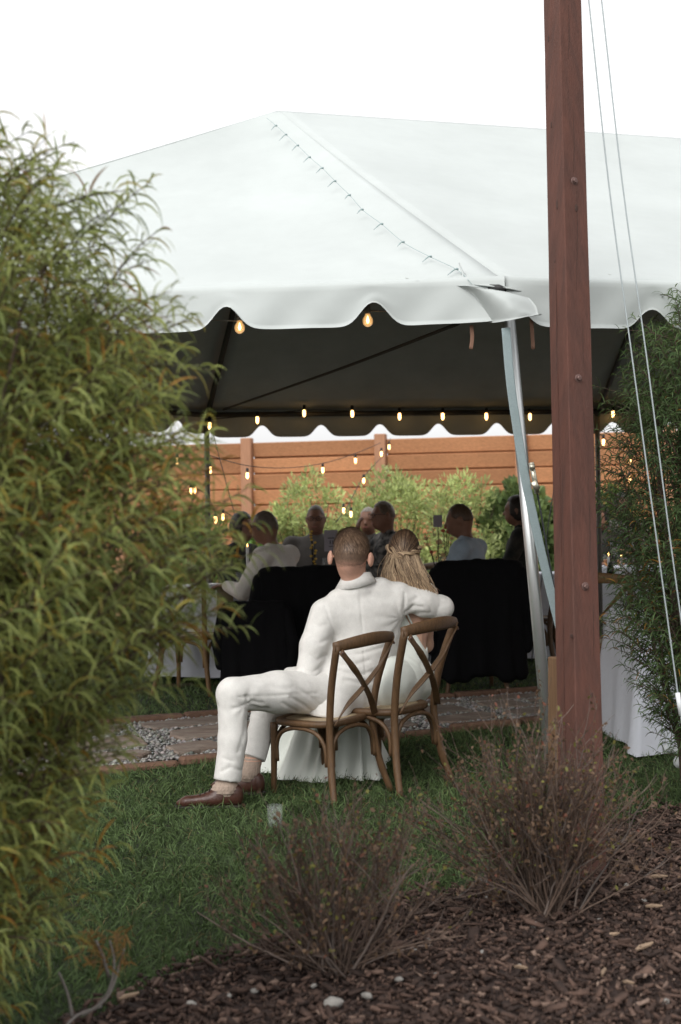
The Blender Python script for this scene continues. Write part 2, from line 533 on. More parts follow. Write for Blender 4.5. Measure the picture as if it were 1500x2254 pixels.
CORN = [(0, 0, 0), (1, 0, 0), (0, 1, 0), (1, 1, 0), (0, 0, 1), (1, 0, 1), (0, 1, 1), (1, 1, 1)]
EDG = [(0, 1), (2, 3), (4, 5), (6, 7), (0, 2), (1, 3), (4, 6), (5, 7), (0, 4), (1, 5), (2, 6), (3, 7)]
def snets(F, lo, h):
    S = F < 0
    nx, ny, nz = F.shape
    c = sum(S[a:nx - 1 + a, b:ny - 1 + b, d:nz - 1 + d].astype(np.int8) for a, b, d in CORN)
    act = (c > 0) & (c < 8)
    ai = np.argwhere(act)
    idx = np.full(act.shape, -1, np.int64); idx[act] = np.arange(len(ai))
    fv = [F[ai[:, 0] + a, ai[:, 1] + b, ai[:, 2] + d] for a, b, d in CORN]
    acc = np.zeros((len(ai), 3)); cnt = np.zeros(len(ai))
    for e0, e1 in EDG:
        m = (fv[e0] < 0) != (fv[e1] < 0)
        t = fv[e0][m] / (fv[e0][m] - fv[e1][m])
        o0 = np.array(CORN[e0]); o1 = np.array(CORN[e1])
        acc[m] += o0 + t[:, None] * (o1 - o0); cnt[m] += 1
    V = lo + h * (ai + acc / cnt[:, None])
    Q = []
    for axn in range(3):
        u, v = (axn + 1) % 3, (axn + 2) % 3
        s0 = [slice(None)] * 3; s1 = [slice(None)] * 3
        s0[axn] = slice(0, -1); s1[axn] = slice(1, None)
        A = S[tuple(s0)]; B = S[tuple(s1)]
        e = np.argwhere(A != B)
        e = e[(e[:, u] > 0) & (e[:, v] > 0) & (e[:, u] < F.shape[u] - 1) & (e[:, v] < F.shape[v] - 1)]
        du = np.zeros(3, int); du[u] = 1; dv = np.zeros(3, int); dv[v] = 1
        q = np.stack([idx[tuple((e - du - dv).T)], idx[tuple((e - dv).T)], idx[tuple(e.T)], idx[tuple((e - du).T)]], -1)
        ins = A[tuple(e.T)]
        q[~ins] = q[~ins][:, ::-1]
        Q.append(q)
    Q = np.concatenate(Q)
    # one smoothing pass
    for _ in range(2):
        s = np.zeros_like(V); n = np.zeros(len(V))
        for a, b in ((0, 1), (1, 2), (2, 3), (3, 0)):
            np.add.at(s, Q[:, a], V[Q[:, b]]); np.add.at(n, Q[:, a], 1)
        V = .5 * V + .5 * s / np.maximum(n, 1)[:, None]
    return V, Q
def vnormals(V, Q):
    fn = np.cross(V[Q[:, 2]] - V[Q[:, 0]], V[Q[:, 3]] - V[Q[:, 1]])
    N = np.zeros_like(V)
    for i in range(Q.shape[1]): np.add.at(N, Q[:, i], fn)
    return nrm(N)

# ================================================================== ground
xs = np.concatenate([[-600, -120, -30, -12], np.arange(-8, 8.01, .2), [12, 30, 120, 600]])
ys = np.concatenate([[-300, -40, -8], np.arange(-2, 22.01, .2), [30, 80, 250, 900]])
XX, YY = np.meshgrid(xs, ys, indexing='ij')
ZZ = gz(XX, YY) + .012 * (fbm(np.stack([XX.ravel() * 1.3, YY.ravel() * 1.3, 0 * XX.ravel()], -1)).reshape(XX.shape) - .45) * (np.abs(XX) < 8)
V = np.stack([XX, YY, ZZ], -1).reshape(-1, 3)
nx, ny = XX.shape
i, j = np.meshgrid(np.arange(nx - 1), np.arange(ny - 1), indexing='ij')
Q = np.stack([i * ny + j, (i + 1) * ny + j, (i + 1) * ny + j + 1, i * ny + j + 1], -1).reshape(-1, 4)
struct(mk('lawn', V, Q, 'lawn_soil', local=True))

# mulch bed: everything nearer than this edge
edge_px = [(60, 2330), (180, 2256), (480, 2130), (700, 2060), (950, 1985), (1080, 1945), (1230, 1885), (1400, 1812), (1500, 1795), (1700, 1780)]
EP = np.array([list(G(*p)) for p in edge_px])
EP = np.concatenate([[[-1.6, 3.0, 0]], EP, [[4.0, 6.9, 0]]])
def mulch_edge(x): return np.interp(x, EP[:, 0], EP[:, 1]) + .05 * np.sin(x * 9) + .03 * np.sin(x * 23 + 1)
us = np.linspace(-1.6, 4.0, 110); vs = np.linspace(0, 1, 60)
UU, VV = np.meshgrid(us, vs, indexing='ij')
YB = 1.0 + (mulch_edge(UU) - 1.0) * VV
ZB = gz(UU, YB) + .012 + .03 * fbm(np.stack([UU.ravel() * 4, YB.ravel() * 4, 0 * UU.ravel()], -1)).reshape(UU.shape) * np.minimum(1, (1 - VV) * 8)
a, b = UU.shape
i, j = np.meshgrid(np.arange(a - 1), np.arange(b - 1), indexing='ij')
Q = np.stack([i * b + j, (i + 1) * b + j, (i + 1) * b + j + 1, i * b + j + 1], -1).reshape(-1, 4)
mulch = struct(mk('mulch_bed', np.stack([UU, YB, ZB], -1).reshape(-1, 3), Q, 'bark', local=True))
# bark chips
N = 26000
cx = rng.uniform(-1.2, 2.6, N * 2); cy = rng.uniform(3.2, 6.6, N * 2)
ok = (cy < mulch_edge(cx) + rng.normal(0, .05, N * 2)) & (np.abs(cx) < cy * .27 + .25)
cx, cy = cx[ok][:N], cy[ok][:N]; N = len(cx)
ln = np.exp(rng.normal(math.log(.0185), .68, N)).clip(.006, .12); wd = ln * rng.uniform(.10, .5, N); th = rng.uniform(.002, .006, N)
yaw = rng.uniform(0, 2 * np.pi, N); tl = rng.normal(0, .32, N); tr = rng.normal(0, .4, N)
e1 = np.stack([np.cos(yaw) * np.cos(tl), np.sin(yaw) * np.cos(tl), np.sin(tl)], -1)
e2 = nrm(np.stack([-np.sin(yaw), np.cos(yaw), np.tan(tr)], -1)); e3 = nrm(np.cross(e1, e2)); e2 = np.cross(e3, e1)
cz = gz(cx, cy) + .03 + rng.uniform(0, .022, N)
C0 = np.stack([cx, cy, cz], -1)
cor = []
for sx, sy, sz in [(-1, -1, -1), (1, -.7, -1), (1, .5, -1), (-1, 1, -1), (-1, -1, 1), (1, -.7, 1), (1, .5, 1), (-1, 1, 1)]:
    jx = sx * rng.uniform(.6, 1, N)
    cor.append(C0 + e1 * (ln / 2 * jx)[:, None] + e2 * (wd / 2 * sy * rng.uniform(.6, 1.1, N))[:, None] + e3 * (th * sz)[:, None])
V = np.stack(cor, 1).reshape(-1, 3)
bf = np.array([(0, 3, 2, 1), (4, 5, 6, 7), (0, 1, 5, 4), (1, 2, 6, 5), (2, 3, 7, 6), (3, 0, 4, 7)])
Q = (np.arange(N)[:, None, None] * 8 + bf[None]).reshape(-1, 4)
tone = rng.beta(.95, 3.3, N)
dk = np.array([.028, .017, .0135]); md = np.array([.11, .066, .05]); lt = np.array([.29, .205, .16])
c = np.where((tone < .45)[:, None], dk + (md - dk) * (tone / .45)[:, None], md + (lt - md) * ((tone - .45) / .55)[:, None])
chips = mk('bark_chips', V, Q, 'chips', local=True, smooth=False, colors=np.repeat(c, 8, 0))
tag(chips, 'dark brown shredded bark chips covering the bed in the foreground', 'mulch', kind='stuff')
# pale stones and split wood pieces lying on the bark
def pebble_mesh(name, r, seed, m, sq=(1, 1, .6)):
    rg = np.random.default_rng(seed)
    b = Blob().ell((0, 0, 0), (r * sq[0], r * sq[1], r * sq[2]), .01)
    V, Q = b.mesh(r * .34)
    V = V * (1 + 1.1 * (fbm(V / r * 1.5 + seed * 3.7) - .45))[:, None]
    me = npmesh(name, V, Q, False); me.materials.append(MATS[m]); return me
pst = [(1060, 1968, .026), (1125, 1990, .013), (1072, 2004, .010), (1176, 2066, .021), (916, 2126, .013), (735, 2245, .035), (808, 2228, .022), (960, 2180, .014), (1380, 1978, .018), (1418, 2012, .016), (880, 2190, .016), (420, 2247, .024), (560, 2216, .016), (500, 2228, .018), (1320, 2056, .014), (1062, 2128, .010), (1145, 2160, .013), (1465, 2242, .018), (945, 2100, .012), (690, 2205, .012)]
pst.sort()
for k, (px, py, r) in enumerate(pst):
    g = G(px, py)
    o = link('pale_stone', pebble_mesh('pale_stone', r, k, 'stone_pale', (1, .7, .55)))
    o.location = (g.x, g.y, g.z + .045); o.rotation_euler = (random.uniform(-.3, .3), random.uniform(-.3, .3), random.uniform(0, 6))
    tag(o, 'small pale stone on the dark bark mulch, %s from the left' % ORD[k], 'stone', 'pale stones scattered on the mulch')
wps = [(1420, 2122, .075, .6), (1148, 2170, .05, -.8), (1440, 2030, .06, -.4), (1450, 1962, .07, -.5), (1200, 2110, .05, .9), (1350, 2095, .045, .2), (285, 2235, .06, .5), (1385, 2205, .04, -.9), (1330, 2180, .05, 1.2)]
wps.sort()
for k, (px, py, L, an) in enumerate(wps):
    g = G(px, py)
    m_ = MB().tube([(-L / 2, 0, 0), (-L * .2, L * .02, .001), (L * .25, -L * .02, 0), (L / 2, L * .01, -.001)], [(.003, L * .05), (.0045, L * .11), (.004, L * .09), (.002, L * .04)], up=(0, 0, 1), sec=RECT)
    o = m_.build('wood_piece', 'wood_pale', local=True, smooth=False)
    o.location = (g.x, g.y, g.z + .055); o.rotation_euler = (.2, -.15, an)
    tag(o, 'pale split piece of wood on the mulch, %s from the left' % ORD[k], 'wood piece', 'pale wood pieces on the mulch')

# ================================================================== stone path
PO = np.array([-1.10, 7.62]); PA = R(24.5)
PE = np.array([math.cos(PA), math.sin(PA)]); PN = np.array([-math.sin(PA), math.cos(PA)]); PWD = 1.2
def pth(u, v): 
    p = PO + PE * u + PN * v
    return p
def path_uv(x, y):
    q = np.stack([x - PO[0], y - PO[1]], -1); return q @ PE, q @ PN
us = np.linspace(-5, 6, 60); vs = np.linspace(-.02, PWD + .02, 8)
Gd = [[(*pth(u, v), float(gz(*pth(u, v))) + .006) for v in vs] for u in us]
path = struct(MB().sheet(Gd).build('stone_path', 'lawn_soil', local=True))
rows = [0.12, .42, .80, 1.08]
stone_rects = []
for r in range(3):
    u = -3.4 + .2 * r
    while u < 4.4:
        L = random.uniform(.34, .78)
        v0, v1 = rows[r], rows[r + 1]
        g_ = .058
        base = [(u + g_, v0 + g_), (u + L * .5, v0 + g_ - .01), (u + L - g_, v0 + g_), (u + L - g_ + .02, (v0 + v1) / 2), (u + L - g_, v1 - g_), (u + L * .5, v1 - g_ + .015), (u + g_, v1 - g_), (u + g_ - .02, (v0 + v1) / 2)]
        base = [(a + random.uniform(-.03, .03), b + random.uniform(-.028, .028)) for a, b in base]
        stone_rects.append((u + g_, u + L - g_, v0 + g_, v1 - g_))
        cu = sum(p[0] for p in base) / 8; cv = sum(p[1] for p in base) / 8
        V = []; t = random.uniform(-.006, .008)
        for sc_, z in ((1.0, -.02), (1.0, .027 + t), (.955, .034 + t)):
            for (a, b) in base:
                p = pth(cu + (a - cu) * sc_, cv + (b - cv) * sc_); V.append((p[0], p[1], float(gz(*p)) + z))
        F = [(k * 8 + q, k * 8 + (q + 1) % 8, (k + 1) * 8 + (q + 1) % 8, (k + 1) * 8 + q) for k in range(2) for q in range(8)] + [tuple(range(16, 24))]
        mk('flagstone', V, F, 'flag', path, smooth=False)
        u += L + random.uniform(.0, .09)
for v_, hgt in ((.035, .045), (1.16, .06)):
    u = -3.6
    while u < 4.6:
        L = random.uniform(.3, .62)
        p = pth(u + L / 2, v_ + random.uniform(-.012, .012))
        m_ = MB().box((p[0], p[1], float(gz(*p)) + hgt / 2 - .01), (L - .012, .075 + random.uniform(-.02, .03), hgt + random.uniform(0, .02)), Matrix.Rotation(PA + random.uniform(-.03, .03), 3, 'Z'), bev=.014)
        m_.build('edging_stone', 'edge', path, smooth=False)
        u += L
N = 9000
u = rng.uniform(-3.4, 4.4, N * 3); v = rng.uniform(.08, 1.12, N * 3)
free = np.ones(len(u), bool)
for (a_, b_, c_, d_) in stone_rects: free &= ~((u > a_) & (u < b_) & (v > c_) & (v < d_))
u, v = u[free], v[free]; N = len(u)
xy = PO + PE * u[:, None] + PN * v[:, None]
r = rng.uniform(.007, .018, N)
cen = np.stack([xy[:, 0], xy[:, 1], gz(xy[:, 0], xy[:, 1]) + .016 + rng.uniform(0, .014, N)], -1)
oc = np.array([(1, 0, 0), (0, 1, 0), (-1, 0, 0), (0, -1, 0), (0, 0, .7), (0, 0, -.7)], float)
V = (cen[:, None] + oc[None] * r[:, None, None] * rng.uniform(.6, 1.25, (N, 6, 1))).reshape(-1, 3)
tf = np.array([(0, 1, 4), (1, 2, 4), (2, 3, 4), (3, 0, 4), (1, 0, 5), (2, 1, 5), (3, 2, 5), (0, 3, 5)])
T = (np.arange(N)[:, None, None] * 6 + tf[None]).reshape(-1, 3)
c = np.array([.30, .29, .275]) * rng.uniform(.4, 1.4, (N, 1)) * rng.uniform(.93, 1.07, (N, 3))
tag(mk('pebbles', V, T, 'pebble', path, local=True, smooth=True, colors=np.repeat(c, 6, 0)), kind='stuff')

# ================================================================== grass
def grass(name, N, x0, x1, y0, y1, hmin, hmax, wmin, wmax, label, mask, extra=0.0):
    x = rng.uniform(x0, x1, N); y = rng.uniform(y0, y1, N)
    ok = mask(x, y); x, y = x[ok], y[ok]; n = len(x)
    P0 = np.stack([x, y, gz(x, y) - .004], -1)
    cl = fbm(np.stack([x * 3, y * 3, 0 * x], -1)); cl2 = fbm(np.stack([x * 9 + 5, y * 9, 0 * x], -1))
    lean = np.stack([np.cos(cl * 25), np.sin(cl * 25), 0 * x], -1) * .45
    D = np.stack([rng.normal(0, .5, n), rng.normal(0, .5, n), np.full(n, 1.0)], -1) + lean
    L = rng.uniform(hmin, hmax, n) * (.7 + .9 * cl2) ; Wd = rng.uniform(wmin, wmax, n)
    V, Q, own = ribbons(P0, D, L, Wd, rng.uniform(.1, .75, n), m=3, prof=(.8, 1, .75, .1))
    base = np.array([.080, .122, .046])[None] * np.ones((n, 1))
    t = rng.uniform(0, 1, (n, 1)); p = (cl[:, None] - .3).clip(0, 1)
    colr = base * (.45 + 1.2 * t) + np.array([.020, .026, .006]) * (p * 1.6) * t
    dry = rng.uniform(0, 1, n) < .035
    colr[dry] = np.array([.19, .16, .075])
    o = mk(name, V, Q, 'grass', local=True, smooth=True, colors=colr[own])
    return tag(o, label, 'grass', kind='stuff')
def in_path(x, y):
    u, v = path_uv(x, y); return (v > .0) & (v < 1.2)
front = lambda x, y: (y > mulch_edge(x) - .02 - .06 * rng.random(len(x))) & ~in_path(x, y) & (np.abs(x) < y * .36 + .5) & (path_uv(x, y)[1] < .02 + .05 * rng.random(len(x)))
back = lambda x, y: (path_uv(x, y)[1] > 1.18) & (np.abs(x) < y * .38 + .5)
grass('lawn_grass', 250000, -3.7, 3.7, 3.2, 9.6, .035, .068, .0026, .0048, 'short green lawn grass between the mulch bed and stone path', front)
grass('tent_grass', 110000, -5.2, 5.4, 7.2, 14.5, .03, .06, .004, .007, 'shaded lawn grass under the white tent', back)

# ================================================================== fence behind the tent
FD = np.array([math.cos(R(-15)), math.sin(R(-15))])
F0 = np.array([W(545, 1050, 19.25).x, 19.25])
fence = thing('board_fence', 'tall reddish horizontal board fence behind the tent', 'fence', (F0[0], F0[1], 0))
PSP = 1.86
fang = Matrix.Rotation(R(-15), 3, 'Z')
for k in range(-3, 6):
    p = F0 + FD * (k * PSP)
    MB().box((p[0], p[1], 1.2), (.15, .13, 2.44), fang, bev=.01).build('post', 'fence_post', fence, smooth=False)
    if k < 5:
        for r in range(10):
            q = F0 + FD * ((k + .5) * PSP) + np.array([FD[1], -FD[0]]) * (-.11)
            MB().box((q[0], q[1], .227 + r * .214), (PSP - .14, .02, .09), fang).build('batten', 'fence', fence, smooth=False)
        for r in range(11):
            q = F0 + FD * ((k + .5) * PSP) + np.array([FD[1], -FD[0]]) * (-.035)
            tilt = Matrix.Rotation(R(13 + random.uniform(-1.5, 1.5)), 3, 'X')
            MB().box((q[0], q[1], .12 + r * .214 + random.uniform(-.004, .004)), (PSP - .155, .026, .19), fang @ tilt, bev=.004).build('board', 'fence', fence, smooth=False)

# unseen side runs of fence, added to keep low sky light from the tent
for x0, y0, n_ in ((-7.6, 3.0, 10), (10.6, 2.0, 8)):
    sf = fence
    for k in range(n_ + 1):
        MB().box((x0, y0 + k * PSP, 1.2), (.15, .13, 2.44), bev=.01).build('post', 'fence_post', sf, smooth=False)
        if k < n_:
            for r in range(11):
                MB().box((x0, y0 + (k + .5) * PSP, .12 + r * .214), (.026, PSP - .14, .21)).build('board', 'fence', sf, smooth=False)

# ================================================================== tent
EH = 2.265; EF = 2.21
tA = np.array([W(1112, 650, 6.2).x, 6.2, EH]); tB = np.array([-3.6, 6.72, EH]); tB2 = np.array([-3.9, 9.6, 2.24]); tC = np.array([W(455, 905, 12.1).x, 12.1, EF])
tD = tC + np.array([8.0, .45, 0]); tE = tA + 7.2 * np.array([math.cos(R(14)), math.sin(R(14)), 0])
tP = np.array(W(612, 243, 9.2)); tR = np.array([tP[0] + 7.2 * math.cos(R(15)), tP[1] + 7.2 * math.sin(R(15)), tP[2] - .03])
tent = thing('frame_tent', 'large white canvas frame tent with scalloped valance over the guests', 'tent', (1.2, 9.3, 0))
def solid_sheet(name, grid, mo, mi, parent, th=.008, flip=False):
    grid = np.asarray(grid, float); a, b, _ = grid.shape
    dx = np.gradient(grid, axis=0); dy = np.gradient(grid, axis=1)
    N = nrm(np.cross(dx, dy)); N = -N if flip else N      # N points outward
    V = np.concatenate([grid.reshape(-1, 3), (grid - N * th).reshape(-1, 3)]) - ORG.get(parent, np.zeros(3))
    i, j = np.meshgrid(np.arange(a - 1), np.arange(b - 1), indexing='ij')
    q = np.stack([i * b + j, (i + 1) * b + j, (i + 1) * b + j + 1, i * b + j + 1], -1).reshape(-1, 4)
    if flip: q = q[:, ::-1]
    q2 = q[:, ::-1] + a * b
    rim = [k for k in range(b)] + [k * b + b - 1 for k in range(1, a)] + [(a - 1) * b + k for k in range(b - 2, -1, -1)] + [k * b for k in range(a - 2, 0, -1)]
    rim = np.array(rim); r2 = np.roll(rim, -1)
    s = np.stack([rim, r2, r2 + a * b, rim + a * b], -1)
    me = npmesh(name, V, [q, q2, s], True)
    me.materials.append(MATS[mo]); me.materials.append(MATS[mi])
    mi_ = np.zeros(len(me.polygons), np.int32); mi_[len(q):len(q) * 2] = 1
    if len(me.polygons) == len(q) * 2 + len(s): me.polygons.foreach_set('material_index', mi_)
    return link(name, me, parent)
def roof(p, q, r, s, nu, nv, sag=.05, wr=.004):
    """eave p->q, top r->s"""
    u = np.linspace(0, 1, nu)[:, None, None]; v = np.linspace(0, .999, nv)[None, :, None] ** .85
    g = (p + (q - p) * u) * (1 - v) + (r + (s - r) * u) * v
    n = np.cross(q - p, (r + s) / 2 - (p + q) / 2); n = n / np.linalg.norm(n)
    if n[2] < 0: n = -n
    f = g.reshape(-1, 3)
    w = (fbm(f * np.array([1.6, 1.6, 1.6])) - .45) * wr * 6 + (fbm(f * 5) - .45) * wr
    dA = np.linalg.norm(f - tA, axis=1)
    cr = np.exp(-dA / .6) * .02 * np.sin(np.arctan2(f[:, 2] - tA[2] + .2, f[:, 0] - tA[0]) * 22)
    edge = np.sin(np.pi * np.clip(v, 0, 1)) * (.3 + np.sin(np.pi * u) ** .7)
    off = -sag * edge + (w + cr).reshape(g.shape[:2])[..., None] * np.minimum(1, 4 * np.sin(np.pi * u) + .0) * np.minimum(1, 5 * (1 - v))
    return g + n * off
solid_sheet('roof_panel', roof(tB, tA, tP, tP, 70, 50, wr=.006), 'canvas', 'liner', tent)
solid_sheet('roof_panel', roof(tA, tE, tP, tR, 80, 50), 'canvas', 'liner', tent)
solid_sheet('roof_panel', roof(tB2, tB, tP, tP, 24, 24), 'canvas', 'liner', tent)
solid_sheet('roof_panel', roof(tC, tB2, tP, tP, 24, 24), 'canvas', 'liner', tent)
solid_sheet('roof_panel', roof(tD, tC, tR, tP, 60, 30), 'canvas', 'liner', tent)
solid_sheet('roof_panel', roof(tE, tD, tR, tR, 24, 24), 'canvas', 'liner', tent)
def valance(p, q, hang, sp, phase, rise, wid, amp=.022, n_per=.018):
    p = np.array(p); q = np.array(q); L = np.linalg.norm(q - p); e = (q - p) / L
    out = np.array([e[1], -e[0], 0])                       # left-to-right seen from outside
    u = np.arange(0, L + n_per, n_per); u[-1] = L
    x = ((u - phase + sp / 2) % sp) - sp / 2
    bot = hang - rise * np.exp(-(np.abs(x) / wid) ** 2.2)
    rws = 13
    g = np.empty((len(u), rws, 3))
    for r in range(rws):
        t = max(0, (r - 3) / (rws - 4)); rd_ = min(r, 3) / 3 * math.pi / 2
        wv = amp * t * (np.sin(u * 5.3 + phase * 3) + .6 * np.sin(u * 11.7 + 2) + .5 * np.sin(u * 23 + t * 3)) * .6 + .01 + .008 * (fbm(np.stack([u * 7, u * 0 + t * 2, u * 0 + phase], -1)) - .45)
        g[:, r] = p + e * u[:, None] + out * (wv - .05 * (1 - math.sin(rd_)))[:, None]
        g[:, r, 2] = p[2] + .012 + .028 * (math.cos(rd_) - .4) - .02 * t - t * (bot - .02)
    return g
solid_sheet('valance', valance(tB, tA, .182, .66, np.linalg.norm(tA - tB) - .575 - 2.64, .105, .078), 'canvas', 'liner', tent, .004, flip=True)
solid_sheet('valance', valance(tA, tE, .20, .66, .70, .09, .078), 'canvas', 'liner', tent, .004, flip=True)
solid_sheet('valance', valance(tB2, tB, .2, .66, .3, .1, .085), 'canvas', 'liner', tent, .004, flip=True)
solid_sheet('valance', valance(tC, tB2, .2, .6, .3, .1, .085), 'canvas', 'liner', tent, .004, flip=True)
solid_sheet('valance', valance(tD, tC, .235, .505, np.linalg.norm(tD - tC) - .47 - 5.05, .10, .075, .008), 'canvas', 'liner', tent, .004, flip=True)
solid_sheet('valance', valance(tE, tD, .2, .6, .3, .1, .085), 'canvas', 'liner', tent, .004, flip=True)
# frame under the roof
def lerp(a, b, t): return np.asarray(a) + (np.asarray(b) - np.asarray(a)) * t
dn = np.array([0, 0, -.075])
for (a, b) in ((tA, tP), (tB, tP), (tB2, tP), (tC, tP), (tP, tR)):
    MB().tube([a + dn, lerp(a, b, .5) + dn * 1.35, b + dn * 1.3], .022, 10).build('rafter', 'darkpipe', tent)
for (a, b) in ((tA, tE), (tB, tA), (tB2, tB), (tC, tB2), (tD, tC)):
    mid_ = (tP + tR) / 2; sh_ = np.array([*(mid_ - (a + b) / 2)[:2], 0]); sh_ = sh_ / np.linalg.norm(sh_) * .06
    MB().tube([a + dn * .6 + sh_, b + dn * .6 + sh_], .022, 10).build('eave_pipe', 'darkpipe', tent)
for t in (.42, .85):
    MB().tube([lerp(tA, tE, t) + dn, lerp(tP, tR, t) + dn * 1.5], .022, 10).build('rafter', 'darkpipe', tent)
    MB().tube([lerp(tC, tD, t) + dn, lerp(tP, tR, t) + dn * 1.5], .022, 10).build('rafter', 'darkpipe', tent)
MB().tube(curve([W(1010, 712, 6.35), W(740, 815, 8.6), tC + np.array([.15, -.05, 0])], 8), .009, 6).build('tension_cable', 'darkpipe', tent)
# legs
gA = G(1226, 1822)
MB().tube([W(1120, 690, 6.2), gA], .0265, 16).build('pole', 'alu', tent)
MB().box((gA.x, gA.y, gA.z + .012), (.13, .13, .02), bev=.004).build('base_plate', 'alu', tent)
for p in (tB, tB2, tC, lerp(tC, tD, .42), lerp(tC, tD, .82), lerp(tA, tE, .5), tE):
    MB().tube([p + dn * .5, (p[0], p[1], float(gz(p[0], p[1])))], .022, 12).build('pole', 'pole_grey', tent)
MB().tube([tC + np.array([.03, -.03, -.1]), tC + np.array([.35, .1, -1.4]), tC + np.array([.45, .12, -2.19])], [(.002, .02)] * 3, sec=RECT).build('strap', 'webbing_dark', tent)
pm = lerp(tC, tD, .385)
MB().tube([pm + np.array([0.0, .0, -.12]), pm + np.array([-.16, -.02, -1.0]), pm + np.array([-.33, -.05, -2.19])], [(.002, .022)] * 3, sec=RECT).build('strap', 'webbing_dark', tent)
# ratchet strap along the near leg
fwd = Vector((0, -1, 0))
sp_ = [W(1114, 722, 6.14), W(1124, 840, 6.12), W(1141, 960, 6.12), W(1158, 1060, 6.12), W(1186, 1190, 6.14), W(1222, 1340, 6.18), W(1262, 1500, 6.22), W(1300, 1690, 6.3)]
MB().tube(curve(sp_, 6), [(.0025, .019)] * (7 * 6 + 1), up=fwd, sec=RECT).build('ratchet_strap', 'webbing', tent)
MB().tube(curve([W(1170, 1030, 6.16), W(1184, 1090, 6.17), W(1200, 1180, 6.19), W(1226, 1330, 6.22)], 5), [(.003, .009)] * 16, up=Vector((1, 0, 0)), sec=RECT).build('strap_tail', 'webbing_dark', tent)
rt = MB().tube([W(1170, 1018, 6.12), W(1183, 1086, 6.12)], [(.014, .010)] * 2, up=fwd, sec=RECT).build('ratchet', 'zinc', tent)
MB().tube([W(1166, 1028, 6.10), W(1177, 1028, 6.10)], .012, 10).build('ratchet_spool', 'zinc', rt)
MB().tube([W(1174, 1060, 6.10), W(1184, 1078, 6.10)], [(.012, .013)] * 2, up=fwd, sec=RECT).build('ratchet_handle', 'zinc', rt)
for k in range(6):
    MB().box(W(1148 + k * 1.2, 1030 + k * 10, 6.13), (.006, .008, .012)).build('strap_stitch', 'knot', tent)
# brown ties under the corner
for (px, y0, y1) in ((1038, 716, 769), (1170, 700, 769)):
    MB().tube(curve([W(px, y0, 6.24), W(px + 2, (y0 + y1) / 2, 6.24), W(px - 1 + (px > 1100) * 5, y1, 6.24)], 4), [(.0015, .0085)] * 9, up=fwd, sec=RECT).build('tie_ribbon', 'ribbon', tent)
# corner flap lying over the corner, and the little upright tab
fl = []
px_rows = [[(1000, 628), (1050, 632), (1110, 640), (1165, 655)], [(1030, 640), (1075, 645), (1125, 655), (1180, 672)], [(1058, 668), (1095, 672), (1135, 680), (1186, 690)], [(1078, 712), (1105, 708), (1140, 702), (1192, 690)]]
dep = [[6.22, 6.15, 6.11, 6.17], [6.20, 6.12, 6.08, 6.14], [6.19, 6.10, 6.06, 6.12], [6.20, 6.11, 6.065, 6.11]]
cr = [curve([W(*px_rows[r][k], dep[r][k]) for k in range(4)], 7) for r in range(4)]
cols = [curve([cr[r][k] for r in range(4)], 5) for k in range(len(cr[0]))]
g = np.array([[list(p) for p in c_] for c_ in cols]); g += (fbm(g.reshape(-1, 3) * 14) - .45).reshape(g.shape[:2])[..., None] * np.array([0, -.02, .01])
solid_sheet('corner_flap', g, 'canvas', 'canvas', tent, .005, flip=True)
tb = [[W(1012, 578, 6.30), W(1018, 600, 6.28), W(1014, 622, 6.22)], [W(1030, 604, 6.32), W(1040, 612, 6.28), W(1050, 626, 6.2)], [W(1120, 618, 6.34), W(1120, 624, 6.28), W(1108, 632, 6.16)], [W(1180, 628, 6.4), W(1170, 634, 6.34), W(1148, 640, 6.2)]]
g = np.array([[list(p) for p in r] for r in [curve([tb[i][j] for i in range(4)], 6) for j in range(3)]])
solid_sheet('corner_flap', g, 'canvas', 'canvas', tent, .005)
MB().tube([W(1078, 632, 6.20), W(1098, 634, 6.17), W(1112, 637, 6.17)], [(.012, .012), (.016, .016), (.01, .01)], 8).build('corner_fitting', 'darkpipe', tent)
# laced seam down the hip
rp = lambda u, v: (tB + (tA - tB) * u) * (1 - v) + tP * v
nh = np.cross(tA - tB, tP - tB); nh = nh / np.linalg.norm(nh); nh = nh if nh[2] > 0 else -nh
seamA = [(1040, 632), (1008, 600), (950, 572), (890, 540), (843, 500), (800, 468), (772, 436), (740, 405), (712, 376), (684, 352), (658, 326), (632, 302), (610, 282), (588, 264)]
def on_panel(px, py, off=.012):
    o = np.array((0, 0, CAMZ)); r = np.array(ray(px, py)); t = ((tA - o) @ nh) / (r @ nh); return o + r * t + nh * off
sA = [on_panel(*p) for p in seamA]
sB = [on_panel(p[0] - 26 * (.45 + .55 * p[1] / 630), p[1] + 14) for p in seamA]
MB().tube(curve(sA, 3), .0013, 5).build('seam_edge', 'cord', tent)
for k in range(1, len(sA) - 1):
    d_ = sB[k] - sA[k]
    MB().tube(curve([sA[k] + nh * .004, sA[k] + d_ * .25 + nh * .010, sA[k] + d_ * random.uniform(.45, .9) + nh * .002], 4), [.0055] * 3 + [.003] * 4 + [.0015] * 2, 6).build('lacing_loop', 'cord', tent)

